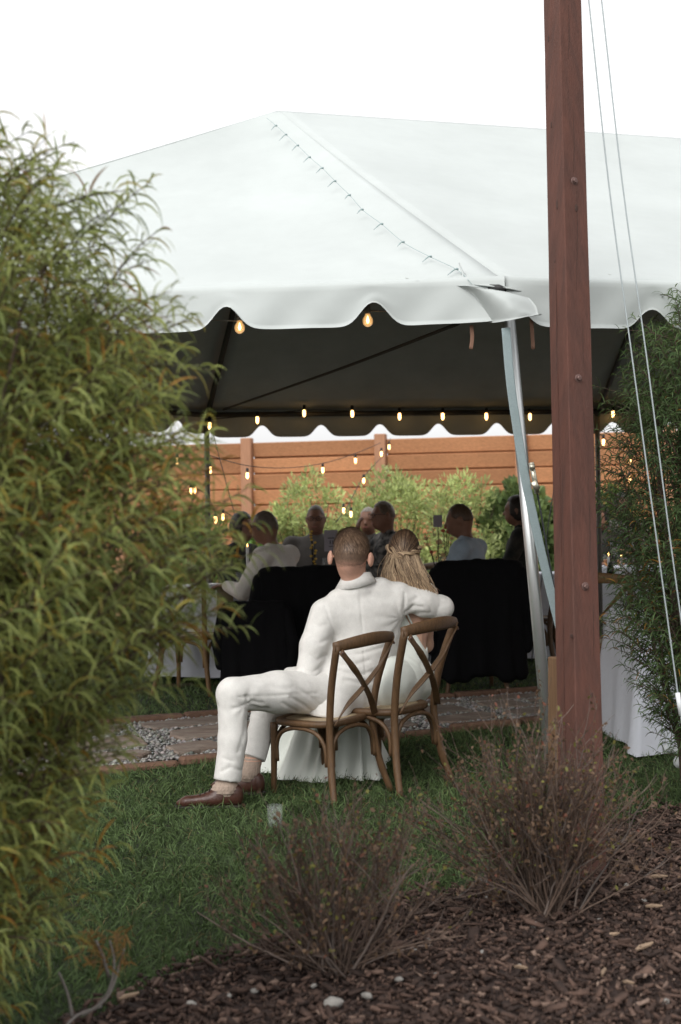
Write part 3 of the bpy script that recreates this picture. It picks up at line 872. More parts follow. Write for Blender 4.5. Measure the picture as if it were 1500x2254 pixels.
# ================================================================== mast and its wires
mb0, mt0 = np.array(W(1279, 1700, 5.42)), np.array(W(1233, -220, 6.25))
mdir = (mt0 - mb0) / np.linalg.norm(mt0 - mb0)
mbot = mb0 - mdir * ((mb0[2] + .25) / mdir[2])
mast = thing('wooden_mast', 'tall reddish brown square timber post in front of the tent corner', 'post', tuple(mbot))
ax_ = R(27)
ex = np.array([math.cos(ax_), math.sin(ax_), 0]); ey = np.array([-math.sin(ax_), math.cos(ax_), 0])
sec = [(-1, -.93), (-.93, -1), (.93, -1), (1, -.93), (1, .93), (.93, 1), (-.93, 1), (-1, .93), (-1, .16), (-.9, .13), (-.9, .09), (-1, .06)]
V = []; F = []
lv = np.linspace(0, 1, 24)
for t in lv:
    c_ = lerp(mbot, mt0, t); s_ = (.1265 + (.117 - .1265) * t) / 2
    for (a, b) in sec:
        if abs(a) == .9: a = -1 + .1 * max(0, min(1, (.62 - t) * 8))
        V.append(c_ + ex * a * s_ + ey * b * s_ + (random.uniform(-.0008, .0008)))
n = len(sec)
F = [(r * n + k, r * n + (k + 1) % n, (r + 1) * n + (k + 1) % n, (r + 1) * n + k) for r in range(len(lv) - 1) for k in range(n)] + [tuple(range((len(lv) - 1) * n, len(lv) * n))]
mk('timber', V, F, 'mast', mast, smooth=False)
def on_mast(px, py, face=-1, off=.0):
    """point on the front (ey) or left (ex) face"""
    o = np.array((0, 0, CAMZ)); r = np.array(ray(px, py))
    t_ = 5.7
    for _ in range(30):
        p = o + r * t_ / r[1]
        tt = (p[2] - mbot[2]) / (mt0[2] - mbot[2]); c_ = lerp(mbot, mt0, tt); s_ = (.1265 - .0095 * tt) / 2
        nn = -ey if face == -1 else -ex
        dist = (p - c_) @ nn - s_
        t_ += dist / abs((r / r[1]) @ nn)
    return p + nn * off, nn
for (px, py) in ((1264, 399), (1273, 833), (1288, 1291)):
    p, nn = on_mast(px, py)
    w_ = MB().lathe([(.017, 0), (.017, .003), (.015, .004)], p, 16, nn).build('washer', 'bolt', mast)
    MB().lathe([(.0105, .003), (.0105, .010), (.008, .0125)], p, 6, nn).build('bolt_head', 'bolt', w_, smooth=False)
for (px, py, face, rx_, rz_) in ((1269, 458, -1, .008, .018), (1227, 450, 0, .006, .024), (1214, 275, 0, .004, .014), (1208, 85, 0, .004, .016), (1222, 575, 0, .003, .008), (1259, 1400, -1, .005, .008), (1303, 1530, -1, .006, .01), (1205, 190, 0, .003, .012)):
    p, nn = on_mast(px, py, face)
    sd = ex if face == -1 else ey
    ring = [p + nn * .0008 + sd * rx_ * math.cos(k * math.pi / 5) + mdir * rz_ * math.sin(k * math.pi / 5) for k in range(10)]
    rin = [p + nn * .0012 + sd * rx_ * .6 * math.cos(k * math.pi / 5) + mdir * rz_ * .6 * math.sin(k * math.pi / 5) for k in range(10)]
    low = [q - nn * .004 for q in ring]
    mk('knot', low + ring + rin, [(k, (k + 1) % 10, 10 + (k + 1) % 10, 10 + k) for k in range(10)] + [(10 + k, 10 + (k + 1) % 10, 20 + (k + 1) % 10, 20 + k) for k in range(10)] + [tuple(range(20, 30))], 'knot', mast)
for face, pts_ in ((-1, [(1252, 10), (1253, 70), (1251, 130)]), (-1, [(1262, 250), (1264, 320), (1263, 380)]), (-1, [(1270, 420), (1271, 520), (1269, 640)]), (-1, [(1283, 700), (1284, 800)]), (0, [(1225, 620), (1226, 760), (1224, 900)]), (0, [(1238, 1000), (1240, 1180), (1241, 1400)]), (-1, [(1296, 1050), (1299, 1180), (1298, 1260)]), (-1, [(1306, 1320), (1308, 1450)])):
    q_ = [on_mast(px, py, face, .0002)[0] for (px, py) in pts_]
    MB().tube(curve(q_, 6), [.0004 + .0011 * math.sin(math.pi * k / ((len(q_) - 1) * 6)) for k in range((len(q_) - 1) * 6 + 1)], 5).build('crack', 'knot', mast)
sk = W(1222, 1447, 6.0)
stake = thing('wooden_stake', 'short raw timber stake standing just left of the brown mast', 'stake', (sk.x, sk.y, 0))
g0 = gz(0, 6.0)
MB().box((sk.x, sk.y, (sk.z + g0) / 2 - .03), (.038, .085, sk.z - g0 + .06), Matrix.Rotation(R(20), 3, 'Z') @ Matrix.Rotation(R(1.0), 3, 'Y'), bev=.004).build('timber', 'stake', stake, smooth=False)
wtop = np.array(W(1290, -60, 7.7))
for lab, pts in (('thin guy wire left of the other, ending at a white turnbuckle', [(1290, -60, 6.15), (1340, 400, 5.95), (1391, 780, 5.8), (1442, 1160, 5.7), (1497, 1560, 5.6), (1512, 1670, 5.58)]), ('thin guy wire right of the other, running out of the picture', [(1318, -60, 6.15), (1370, 400, 5.95), (1423, 780, 5.8), (1472, 1160, 5.7), (1516, 1480, 5.62), (1540, 1660, 5.58)])):
    t_ = thing('guy_wire', lab, 'wire', tuple(W(*pts[-1])), group='guy wires of the mast')
    P_ = [W(*p) for p in pts]
    g_ = G(pts[-1][0] + 34, 1930)
    MB().tube(curve(P_ + [g_], 5), .0032, 6).build('cable', 'wire', t_)
    if 'left' in lab:
        MB().tube([W(1492, 1525, 5.6), W(1499, 1575, 5.6)], [.010, .008], 10).build('turnbuckle', 'pvc', t_)
p1 = W(1468, 1648, 6.9); p2 = W(1530, 1660, 6.7)
pv = thing('white_pipe', 'white plastic pipe lying on the grass under the right bush', 'pipe', (p1.x, p1.y, float(gz(0, 6.9))))
zz = float(gz(0, 6.8))
MB().tube([p1, p2], .016, 12).build('tube', 'pvc', pv)
MB().tube([p1 + (p1 - p2).normalized() * .012, p1 + (p2 - p1).normalized() * .02], .020, 12).build('end_cap', 'pvc', pv)
pb = W(1497, 1678, 6.7)
wb = MB().lathe([(.0, -.028), (.02, -.024), (.03, -.008), (.03, .012), (.02, .026), (.004, .03)], pb, 16).build('white_end_knob', 'pvc')
tag(wb, 'round white knob on the grass at the right picture edge', 'knob')

# ================================================================== string lights
def bulb(parent, p, big=False, r=.0135):
    p = Vector(p)
    s_ = MB().lathe([(.006, .03), (.013, .026), (.0135, -.008), (.012, -.014)], p, 10).build('socket', 'socket' if big else 'socket_dark', parent)
    prof = [(.010, -.012), (.0125, -.02), (r * .9, -.034), (r, -.047), (r * .85, -.062), (r * .45, -.071), (.002, -.0735)]
    if big:
        MB().lathe(prof, p, 16).build('bulb', 'bulb_glass', parent)
        MB().lathe([(.002, -.02), (.006, -.03), (.0095, -.045), (.006, -.056), (.001, -.06)], p, 8).build('filament', 'bulb_lit', parent)
    else:
        MB().lathe(prof, p, 12).build('bulb', 'bulb_lit', parent)
def string(label, cable, bulbs, big=False, group='string lights in the tent', drop=.03, r=.0135):
    P_ = [W(*c_) for c_ in cable]
    t_ = thing('string_lights', label, 'string lights', tuple(P_[0]), group=group)
    MB().tube(curve(P_, 6), .004, 5).build('cable', 'socket' if big else 'socket_dark', t_)
    for b_ in bulbs:
        q = W(*b_); bulb(t_, q + Vector((0, 0, .047)), big, r)
    return t_
string('pair of round clear bulbs on a white cord under the near tent edge', [(440, 704, 6.5), (528, 706, 6.45), (560, 703, 6.45), (680, 690, 6.42), (810, 684, 6.4), (960, 690, 6.36), (1080, 680, 6.32)], [(528, 722, 6.45), (810, 707, 6.4)], True, r=.024)
string('row of warm bulbs along the far eave of the tent', [(455, 924, 11.9), (567, 914, 11.95), (670, 903, 12.0), (776, 905, 12.0), (880, 910, 12.05), (975, 908, 12.05), (1071, 909, 12.1), (1167, 911, 12.1), (1260, 905, 12.15), (1350, 904, 12.2), (1460, 900, 12.2)], [(462, 939, 11.9), (567, 926, 11.95), (670, 911, 12.0), (776, 912, 12.0), (880, 918, 12.05), (975, 918, 12.05), (1071, 918, 12.1), (1167, 919, 12.1), (1262, 914, 12.15), (1350, 913, 12.2)])
string('sagging string of warm bulbs in front of the fence, left of its middle post', [(452, 1000, 12.3), (545, 1025, 13.5), (630, 1030, 14.2), (711, 1020, 15), (783, 998, 16), (838, 975, 17)], [(463, 1036, 12.4), (545, 1048, 13.5), (711, 1036, 15), (783, 1015, 16), (840, 1000, 17)])
string('string of warm bulbs dropping from the middle fence post behind the shrubs', [(860, 965, 17.8), (845, 1000, 17), (801, 1050, 15.5), (765, 1115, 14.5), (740, 1150, 14.2)], [(857, 985, 17.4), (801, 1059, 15.5), (757, 1125, 14.5), (773, 1133, 14.5)])
string('short string of warm bulbs between the far left pole and the left bush', [(460, 1090, 12.4), (420, 1068, 12.3), (390, 1050, 12.3)], [(421, 1083, 12.3), (429, 1080, 12.4), (390, 1017, 12.3)])
string('string of warm bulbs near the head of the far left guest', [(455, 1080, 12.2), (475, 1128, 12.6), (491, 1124, 13), (530, 1150, 13.4)], [(475, 1145, 12.6), (491, 1139, 13)])
string('string of warm bulbs seen between the brown mast and right bush', [(1300, 925, 12.6), (1328, 962, 13), (1387, 1005, 14), (1400, 1050, 14)], [(1329, 975, 13), (1387, 1018, 14), (1386, 1056, 14)])

# ================================================================== fern-leaved bushes
def fern_bush(name, label, cx, cy, prof, ysq, nspray, nstem, seed, leaf=(.075, .115), wleaf=(.006, .0095), orange=.14, base=(0.052, 0.105, 0.026), per=15):
    """prof: list of (z, radius) of the crown above the ground"""
    global rng
    rng = np.random.default_rng(seed)
    z0 = float(gz(cx, cy))
    t_ = thing(name, label, 'bush', (cx, cy, z0))
    pz = np.array([p[0] for p in prof]); pr = np.array([p[1] for p in prof])
    # stems: fan out of the ground
    n = nstem; m = 9
    ang = rng.uniform(0, 2 * np.pi, n); rr = np.sqrt(rng.uniform(0, 1, n))
    zt = rng.uniform(.62, .97, n) * pz[-1]
    rt_ = np.interp(zt, pz, pr) * rr * .85
    s = np.linspace(0, 1, m)[None]
    bx = np.cos(ang) * .10 * rr; by = np.sin(ang) * .10 * rr
    X = cx + bx[:, None] + (np.cos(ang) * rt_)[:, None] * s ** 1.2; Y = cy + by[:, None] + (np.sin(ang) * rt_ * ysq)[:, None] * s ** 1.2
    Z = z0 - .02 + (zt)[:, None] * s
    P = np.stack([X, Y, Z], -1); P[:, 1:] += np.cumsum(rng.normal(0, .012, (n, m - 1, 3)), 1)
    V, Q, own = strands(P, np.linspace(.011, .0025, m)[None] * rng.uniform(.7, 1.4, (n, 1)), 6)
    mk('stems', V, Q, 'stem', t_, smooth=True)
    # sprays
    zc = rng.uniform(pz[0], pz[-1], nspray * 3); rc = np.interp(zc, pz, pr)
    keep = rng.uniform(0, pr.max(), nspray * 3) < (rc + .05) * np.where(zc > pz[-1] * .82, .6, 1)
    zc, rc = zc[keep][:nspray], rc[keep][:nspray]; n = len(zc)
    a = rng.uniform(0, 2 * np.pi, n); q = rng.uniform(.0, 1, n) ** .45
    q = q * (.82 + .36 * fbm(np.stack([np.cos(a) * 2.2, np.sin(a) * 2.2, zc * 5 + seed], -1)))
    C = np.stack([cx + np.cos(a) * rc * q, cy + np.sin(a) * rc * q * ysq, z0 + zc], -1)
    out = np.stack([np.cos(a) * q, np.sin(a) * q, 0 * a], -1)
    D = nrm(out * .75 + np.array([0, 0, .85]) + rng.normal(0, .28, (n, 3)))
    tl = rng.uniform(.12, .22, n); m = 5
    st = np.linspace(0, 1, m)
    TW = C[:, None] + D[:, None] * (tl[:, None, None] * st[None, :, None]) + np.array([0, 0, -.035]) * (st ** 2)[None, :, None] + out[:, None] * .03 * (st ** 2)[None, :, None]
    V, Q, own = strands(TW, np.linspace(.003, .001, m)[None] * np.ones((n, 1)), 3)
    mk('twigs', V, Q, 'stem', t_)
    # leaves
    k = per; tt = np.tile(np.linspace(.05, 1.0, k), n); ow = np.repeat(np.arange(n), k); N = n * k
    b = C[ow] + D[ow] * (tl[ow] * tt)[:, None] + np.array([0, 0, -.035]) * (tt ** 2)[:, None] + out[ow] * .03 * (tt ** 2)[:, None]
    ph = np.tile(np.arange(k) * 2.4, n) + rng.uniform(0, 6.28, n)[ow]
    u1 = nrm(np.cross(D, np.array([0.3, .1, 1.0]))); u2 = np.cross(D, u1)
    LD = nrm(D[ow] * (.55 + .6 * tt)[:, None] + u1[ow] * np.cos(ph)[:, None] + u2[ow] * np.sin(ph)[:, None] + rng.normal(0, .15, (N, 3)))
    L = rng.uniform(*leaf, N) * (1.1 - .35 * tt); Wd = rng.uniform(*wleaf, N)
    V, Q, own = ribbons(b, LD, L, Wd, rng.uniform(.18, .55, N), m=5, prof=(.3, .9, 1, .85, .55, .06))
    bs = np.array(base)
    tn = (fbm(C * 2.2 + seed))[ow][:, None]
    col = bs * (.55 + 1.3 * rng.uniform(0, 1, (N, 1)) * (.4 + tn)) + np.array([.05, .045, .0]) * (tn - .3).clip(0, 1) * rng.uniform(0, 1, (N, 1))
    low = np.clip(1.25 - (zc / pz[-1]) * 1.2, .25, 1.2)[ow]
    o_ = rng.uniform(0, 1, N) < orange * low * (.3 + 1.6 * (fbm(C * 3.1 + 9)[ow] > .47))
    col[o_] = np.array([.33, .17, .03]) * rng.uniform(.6, 1.1, (o_.sum(), 1))
    blu = rng.uniform(0, 1, N) < .25
    col[blu & ~o_] = col[blu & ~o_] * .75 + np.array([.008, .03, .012])
    yel = (rng.uniform(0, 1, N) < .10 * (orange > .1)) & ~o_; col[yel] = np.array([.34, .29, .06]) * rng.uniform(.6, 1.1, (yel.sum(), 1))
    mk('foliage', V, Q, 'leafcol', t_, colors=col[own])['kind'] = 'stuff'
    return t_
fern_bush('fern_leaf_bush', 'big blurred green and orange fern-leaved bush along the left picture edge', -1.14, 3.3,
          [(.2, .2), (.37, .35), (.53, .43), (.63, .48), (.9, .52), (1.0, .63), (1.08, .76), (1.18, .82), (1.3, .80), (1.42, .72), (1.63, .68), (1.85, .66), (1.95, .61), (2.06, .56), (2.16, .46), (2.24, .25)], .7, 4300, 70, 5, orange=.12, base=(.225, .255, .078), wleaf=(.0036, .0064), leaf=(.06, .12), per=15)
fern_bush('fern_leaf_bush', 'tall green fern-leaved bush at the right edge in front of the white table', 1.60, 6.25,
          [(.25, .1), (.5, .22), (.75, .30), (.9, .30), (1.1, .33), (1.35, .37), (1.6, .36), (1.85, .30), (2.1, .22), (2.3, .08)], .9, 1900, 40, 8, leaf=(.05, .085), wleaf=(.0035, .0055), orange=.03, base=(.08, .125, .045), per=17)

# ================================================================== bare shrubs in the mulch
def twig_shrub(label, px, py, hgt, spread, n, seed, leaf_n, side=0.0):
    global rng
    rng = np.random.default_rng(seed)
    g = G(px, py)
    t_ = thing('twiggy_shrub', label, 'shrub', tuple(g))
    m = 8; s = np.linspace(0, 1, m)
    def grow(P0, D, L, wob, up):
        k = len(P0); P = np.empty((k, m, 3)); P[:, 0] = P0; D = D.copy()
        for i in range(1, m):
            D = nrm(D + rng.normal(0, wob, (k, 3)) + np.array([0, 0, up])); P[:, i] = P[:, i - 1] + D * (L / (m - 1))[:, None]
        return P, D
    a = rng.uniform(0, 2 * np.pi, n); el = np.abs(rng.normal(0, 1, n)).clip(0, 2)
    hd = np.tan(np.clip(el * .52, 0, 1.25)) * spread
    D0 = nrm(np.stack([np.cos(a) * hd * 1.6 + side, np.sin(a) * hd * .8, np.ones(n)], -1))
    P0 = np.array(g)[None] + np.stack([rng.normal(0, .035, n), rng.normal(0, .03, n), np.full(n, .01)], -1)
    L1 = hgt * rng.uniform(.65, 1.08, n) * (1 - .15 * el * .5)
    A, DA = grow(P0, D0, L1, .10, .0)
    allP = [A]; allR = [np.linspace(.0034, .0013, m)[None] * rng.uniform(.6, 1.5, (n, 1))]
    par = [A]
    tips = [A]
    for lev, (cnt, ln_, r0) in enumerate(((4, .42, .0018), (3, .24, .0012))):
        src = par[-1]; k = len(src) * cnt
        o = np.repeat(np.arange(len(src)), cnt); ii = rng.integers(2, m - 1, k)
        p0 = src[o, ii]; d0 = nrm(src[o, ii + 1 - (ii == m - 1)] - src[o, ii - 1])
        d = nrm(d0 + rng.normal(0, .45, (k, 3)) + np.array([0, 0, .12]))
        B, _ = grow(p0, d, hgt * ln_ * rng.uniform(.4, 1.1, k), .09, .05)
        allP.append(B); allR.append(np.linspace(r0, r0 * .45, m)[None] * np.ones((k, 1))); par.append(B); tips.append(B)
    P = np.concatenate(allP); Rr = np.concatenate(allR)
    V, Q, own = strands(P, Rr, 4)
    c = np.array([.105, .072, .055]) * rng.uniform(.4, 1.5, (len(P), 1)) + np.array([.05, .05, .05]) * (rng.uniform(0, 1, (len(P), 1)) < .18)
    mk('twigs', V, Q, 'twig', t_, colors=c[own])
    T = np.concatenate(tips[1:]); k = leaf_n
    o = rng.integers(0, len(T), k); ii = rng.integers(2, m, k)
    p = T[o, ii]
    low = np.clip(1 - (p[:, 2] - g.z) / hgt, 0, 1)
    V, Q, own = ribbons(p, rng.normal(0, 1, (k, 3)) + np.array([0, 0, -.2]), rng.uniform(.009, .021, k), rng.uniform(.006, .013, k), rng.uniform(0, .4, k), m=3, prof=(.2, 1, .8, .1))
    c = np.array([.19, .12, .075]) * rng.uniform(.4, 1.3, (k, 1))
    gr = rng.uniform(0, 1, k) < .12; c[gr] = np.array([.21, .20, .05]) * rng.uniform(.6, 1.1, (gr.sum(), 1))
    rd = rng.uniform(0, 1, k) < .06; c[rd] = np.array([.22, .09, .06])
    mk('dry_leaves', V, Q, 'leafcol', t_, colors=c[own])['kind'] = 'stuff'
    return t_
twig_shrub('bare reddish twiggy shrub in the mulch, nearest the middle of the picture', 745, 2165, .50, 1.2, 66, 21, 1700, -.06)
twig_shrub('larger bare reddish twiggy shrub in the mulch before the brown mast', 1205, 2035, .62, .85, 100, 22, 3800, .0)
rng = np.random.default_rng(31)
g = G(150, 2250)
dp = thing('dry_plant', 'small withered grey plant at the lower left corner', 'plant', tuple(g))
pts = [[(215, 2215, 3.72), (240, 2180, 3.7), (252, 2120, 3.7), (242, 2070, 3.7)], [(160, 2240, 3.7), (150, 2190, 3.7), (130, 2140, 3.68)], [(160, 2240, 3.72), (200, 2225, 3.7), (240, 2190, 3.7), (262, 2130, 3.72), (275, 2085, 3.72)], [(120, 2290, 3.6), (170, 2235, 3.7), (225, 2215, 3.72)], [(240, 2150, 3.7), (225, 2100, 3.66), (212, 2070, 3.66)]]
for q in pts:
    MB().tube(curve([W(*p) for p in q], 4), [.005 * (1 - .6 * k / (len(q) * 4)) for k in range((len(q) - 1) * 4 + 1)], 5).build('stem', 'twig', dp)
for o in dp.children: setcol(o.data, np.tile([.2, .18, .165], (len(o.data.vertices), 1)))
k = 160; b = np.array([list(W(rng.uniform(175, 285), rng.uniform(2050, 2130), rng.uniform(3.62, 3.78))) for _ in range(k)])
V, Q, own = ribbons(b, rng.normal(0, 1, (k, 3)), rng.uniform(.02, .05, k), rng.uniform(.003, .006, k), rng.uniform(0, .5, k), m=3, prof=(.5, 1, .8, .1))
c = np.array([.28, .16, .05]) * rng.uniform(.5, 1.2, (k, 1))
mk('leaves', V, Q, 'leafcol', dp, colors=c[own])

# ================================================================== garden shrubs along the fence
def garden_shrub(label, px, pytop, d, wpx, seed, base, name='garden_shrub', leafsz=(.03, .075), n=9000, wl=.5):
    global rng
    rng = np.random.default_rng(seed)
    c_ = W(px, pytop, d); hgt = c_.z; rad = wpx / 2 / (FPX / d)
    t_ = thing(name, label, 'shrub', (c_.x, d, 0))
    nb = 26; m = 6
    a = rng.uniform(0, 6.28, nb); rr = np.sqrt(rng.uniform(0, 1, nb)) * rad * .8; s = np.linspace(0, 1, m)[None]
    P = np.stack([c_.x + (np.cos(a) * rr)[:, None] * s, d + (np.sin(a) * rr)[:, None] * s, (hgt * rng.uniform(.5, .85, nb))[:, None] * s], -1)
    V, Q, own = strands(P, np.linspace(.014, .004, m)[None] * np.ones((nb, 1)), 5)
    mk('stems', V, Q, 'stem', t_)
    # clumps of feathery leaves
    nc = 90
    th = rng.uniform(0, 6.28, nc); zc = rng.uniform(.08, 1.0, nc); pr = np.sqrt(np.clip(1 - (np.abs(zc - .42) / .62) ** 2.2, .03, 1))
    q = rng.uniform(.45, 1.08, nc)
    C = np.stack([c_.x + np.cos(th) * rad * pr * q, d + np.sin(th) * rad * pr * q, zc * hgt * rng.uniform(.9, 1.0, nc)], -1)
    o = rng.integers(0, nc, n)
    off = nrm(rng.normal(0, 1, (n, 3))) * (rng.uniform(0, 1, n) ** .5 * rad * .27)[:, None]
    p = C[o] + off
    D = nrm(off) + np.array([0, 0, .5]) + (C[o] - np.array([c_.x, d, hgt * .4])) * .5
    L = rng.uniform(*leafsz, n)
    V, Q, own = ribbons(p, D + rng.normal(0, .3, (n, 3)), L, L * wl * rng.uniform(.5, 1, n), rng.uniform(0, .4, n), m=3, prof=(.3, 1, .8, .1))
    cc = np.array(base) * rng.uniform(.55, 1.35, (n, 1)) * (.8 + .5 * rng.uniform(0, 1, (nc, 1))[o]) + np.array([.05, .05, .01]) * (rng.uniform(0, 1, (n, 1)) < .25)
    mk('foliage', V, Q, 'leafcol', t_, colors=cc[own])['kind'] = 'stuff'
LG = (.40, .46, .19)
garden_shrub('pale green feathery shrub at the fence, left of the middle post', 680, 1046, 16.6, 200, 41, LG)
garden_shrub('pale green feathery shrub at the fence behind the middle post', 860, 1044, 16.2, 230, 42, LG)
garden_shrub('pale green feathery shrub at the fence behind the blue-shirted guest', 1005, 1048, 15.9, 230, 43, LG)
garden_shrub('darker broad-leaved green shrub at the fence behind the tent leg', 1150, 1066, 16.0, 200, 44, (.15, .21, .08), leafsz=(.06, .11), wl=.8)
garden_shrub('low green shrub at the fence between the two left guests', 560, 1150, 16.2, 120, 45, (.12, .22, .05))
garden_shrub('green shrub at the fence right of the brown mast', 1345, 1082, 15.8, 150, 46, (.15, .22, .06))
garden_shrub('green shrub at the fence glimpsed through the left bush', 420, 1120, 16.4, 170, 47, (.13, .21, .06))

# ================================================================== chairs
def cross_chair(label, loc, rz, scale, wood, group):
    t_ = thing('cross_back_chair', label, 'chair', loc, rz, group, scale)
    L = dict(local=True)
    # seat: rounded trapezoid with a caned centre
    def seat_ring(z, k, f=1.0):
        out = []
        for q in range(28):
            a = 2 * math.pi * q / 28; c_, s_ = math.cos(a), math.sin(a)
            x = abs(c_) ** .55 * (1 if c_ > 0 else -1); y = abs(s_) ** .55 * (1 if s_ > 0 else -1)
            w = .205 + .022 * y
            out.append((x * w * k, y * .215 * k * f - .022, z))
        return out
    prof = [(.395, .93), (.400, .99), (.415, 1.0), (.426, .985), (.429, .95), (.429, .80), (.425, .78)]
    V = [p for z, k in prof for p in seat_ring(z, k)]
    n = 28
    F = [(r * n + q, r * n + (q + 1) % n, (r + 1) * n + (q + 1) % n, (r + 1) * n + q) for r in range(len(prof) - 1) for q in range(n)] + [tuple(range(n - 1, -1, -1))]
    st = mk('seat', V, F, wood, t_, **L)
    V = [p for z, k in ((.4245, .79), (.428, .6), (.427, .3), (.4265, .01)) for p in seat_ring(z, k)]
    F = [(r * n + q, r * n + (q + 1) % n, (r + 1) * n + (q + 1) % n, (r + 1) * n + q) for r in range(3) for q in range(n)]
    mk('cane_panel', V, F, 'cane', st, **L)
    for s in (-1, 1):
        pp = curve([(s * .222, -.285, 0), (s * .192, -.248, .15), (s * .172, -.230, .30), (s * .168, -.232, .43), (s * .182, -.272, .62), (s * .212, -.355, .845)], 5)
        MB().tube(pp, [(.0165, .0195) if k < 4 else (.0185, .021) for k in range(len(pp))], 10, up=(1, 0, 0)).build('back_post', wood, t_, **L)
        fl = curve([(s * .185, .165, .405), (s * .192, .17, .25), (s * .2, .185, 0)], 5)
        MB().tube(fl, [.021 - .006 * k / (len(fl) - 1) for k in range(len(fl))], 10).build('leg', wood, t_, **L)
    rl = curve([(-.226, -.347, .838), (-.12, -.385, .850), (0, -.402, .856), (.12, -.385, .850), (.226, -.347, .838)], 5)
    MB().tube(rl, [(.026 + .008 * math.sin(math.pi * k / (len(rl) - 1)), .0155) for k in range(len(rl))], up=(0, 0, 1), n=14).build('top_rail', wood, t_, **L)
    for s in (-1, 1):
        o_ = .007 * s
        cs = curve([(s * .203, -.374, .815), (s * .10, -.366 + o_, .70), (0, -.335 + o_, .60), (-s * .09, -.292 + o_, .51), (-s * .160, -.258, .415)], 5)
        MB().tube(cs, [(.0175, .0045)] * len(cs), up=(s * .72, 0, .69), sec=RECT).build('cross_strap', wood, t_, **L)
        MB().lathe([(.007, 0), (.007, .004), (.004, .006)], (s * .2, -.380, .808), 10, (0, -1, 0)).build('bolt_head', 'bolt', t_, **L)
        MB().lathe([(.006, 0), (.006, .004), (.003, .006)], (s * .156, -.263, .422), 10, (0, -1, 0)).build('bolt_head', 'bolt', t_, **L)
    MB().lathe([(.006, 0), (.006, .003), (.003, .005)], (0, -.348, .602), 10, (0, -1, 0)).build('bolt_head', 'bolt', t_, **L)
    def brace(a, b):
        a = Vector(a); b = Vector(b); e = (b - a)
        P_ = [a + e * .06 + Vector((0, 0, .20)), a + e * .075 + Vector((0, 0, .30)), a + e * .18 + Vector((0, 0, .36)), a + e * .36 + Vector((0, 0, .385)), a + e * .5 + Vector((0, 0, .388)), a + e * .64 + Vector((0, 0, .385)), a + e * .82 + Vector((0, 0, .36)), a + e * .925 + Vector((0, 0, .30)), a + e * .94 + Vector((0, 0, .20))]
        MB().tube(curve(P_, 4), [(.0115, .0115)] * 33, 8).build('bentwood_brace', wood, t_, **L)
    brace((-.185, -.235, 0), (.185, -.235, 0)); brace((-.195, .172, 0), (.195, .172, 0))
    brace((-.18, -.23, 0), (-.195, .172, 0)); brace((.18, -.23, 0), (.195, .172, 0))
    return t_
CS = .92
def chair_at(lx, ly, rz):
    """centre of a chair whose left rear foot stands at (lx, ly)"""
    a, b = -.222 * CS, -.285 * CS
    x = lx - (a * math.cos(rz) - b * math.sin(rz)); y = ly - (a * math.sin(rz) + b * math.cos(rz))
    return (x, y, float(gz(x, y)) - .006)
grp = 'cross-back chairs of the couple'
f1 = G(737, 1774); TH1 = R(47)
c1 = chair_at(f1.x, f1.y, TH1)
chair1 = cross_chair('brown cross-back wooden chair under the man in the linen suit', c1, TH1, CS, 'chair_wood', grp)
chair1.rotation_euler = (0, -R(3.5), TH1)          # the lawn is uneven
f2 = G(880, 1758); TH2 = R(50)
c2 = chair_at(f2.x, f2.y, TH2)
chair2 = cross_chair('brown cross-back wooden chair under the woman in the white gown', (c2[0], c2[1], c2[2] + .015), TH2, .965, 'chair_wood', grp)
chair2.rotation_euler = (0, -R(3), TH2)
cross_chair('light wooden cross-back chair behind the mast, beside the white table', (W(1352, 1400, 9.3).x, 9.35, 0), R(-25), 1.0, 'chair_light', 'empty chairs under the tent')
cross_chair('empty wooden cross-back chair at the left end of the long table', (W(425, 1400, 10.4).x, 10.5, 0), R(-15), 1.0, 'chair_light', 'empty chairs under the tent')
SEATZ1 = c1[2] + .429 * CS; SEATZ2 = c2[2] + .03 + .429 * CS

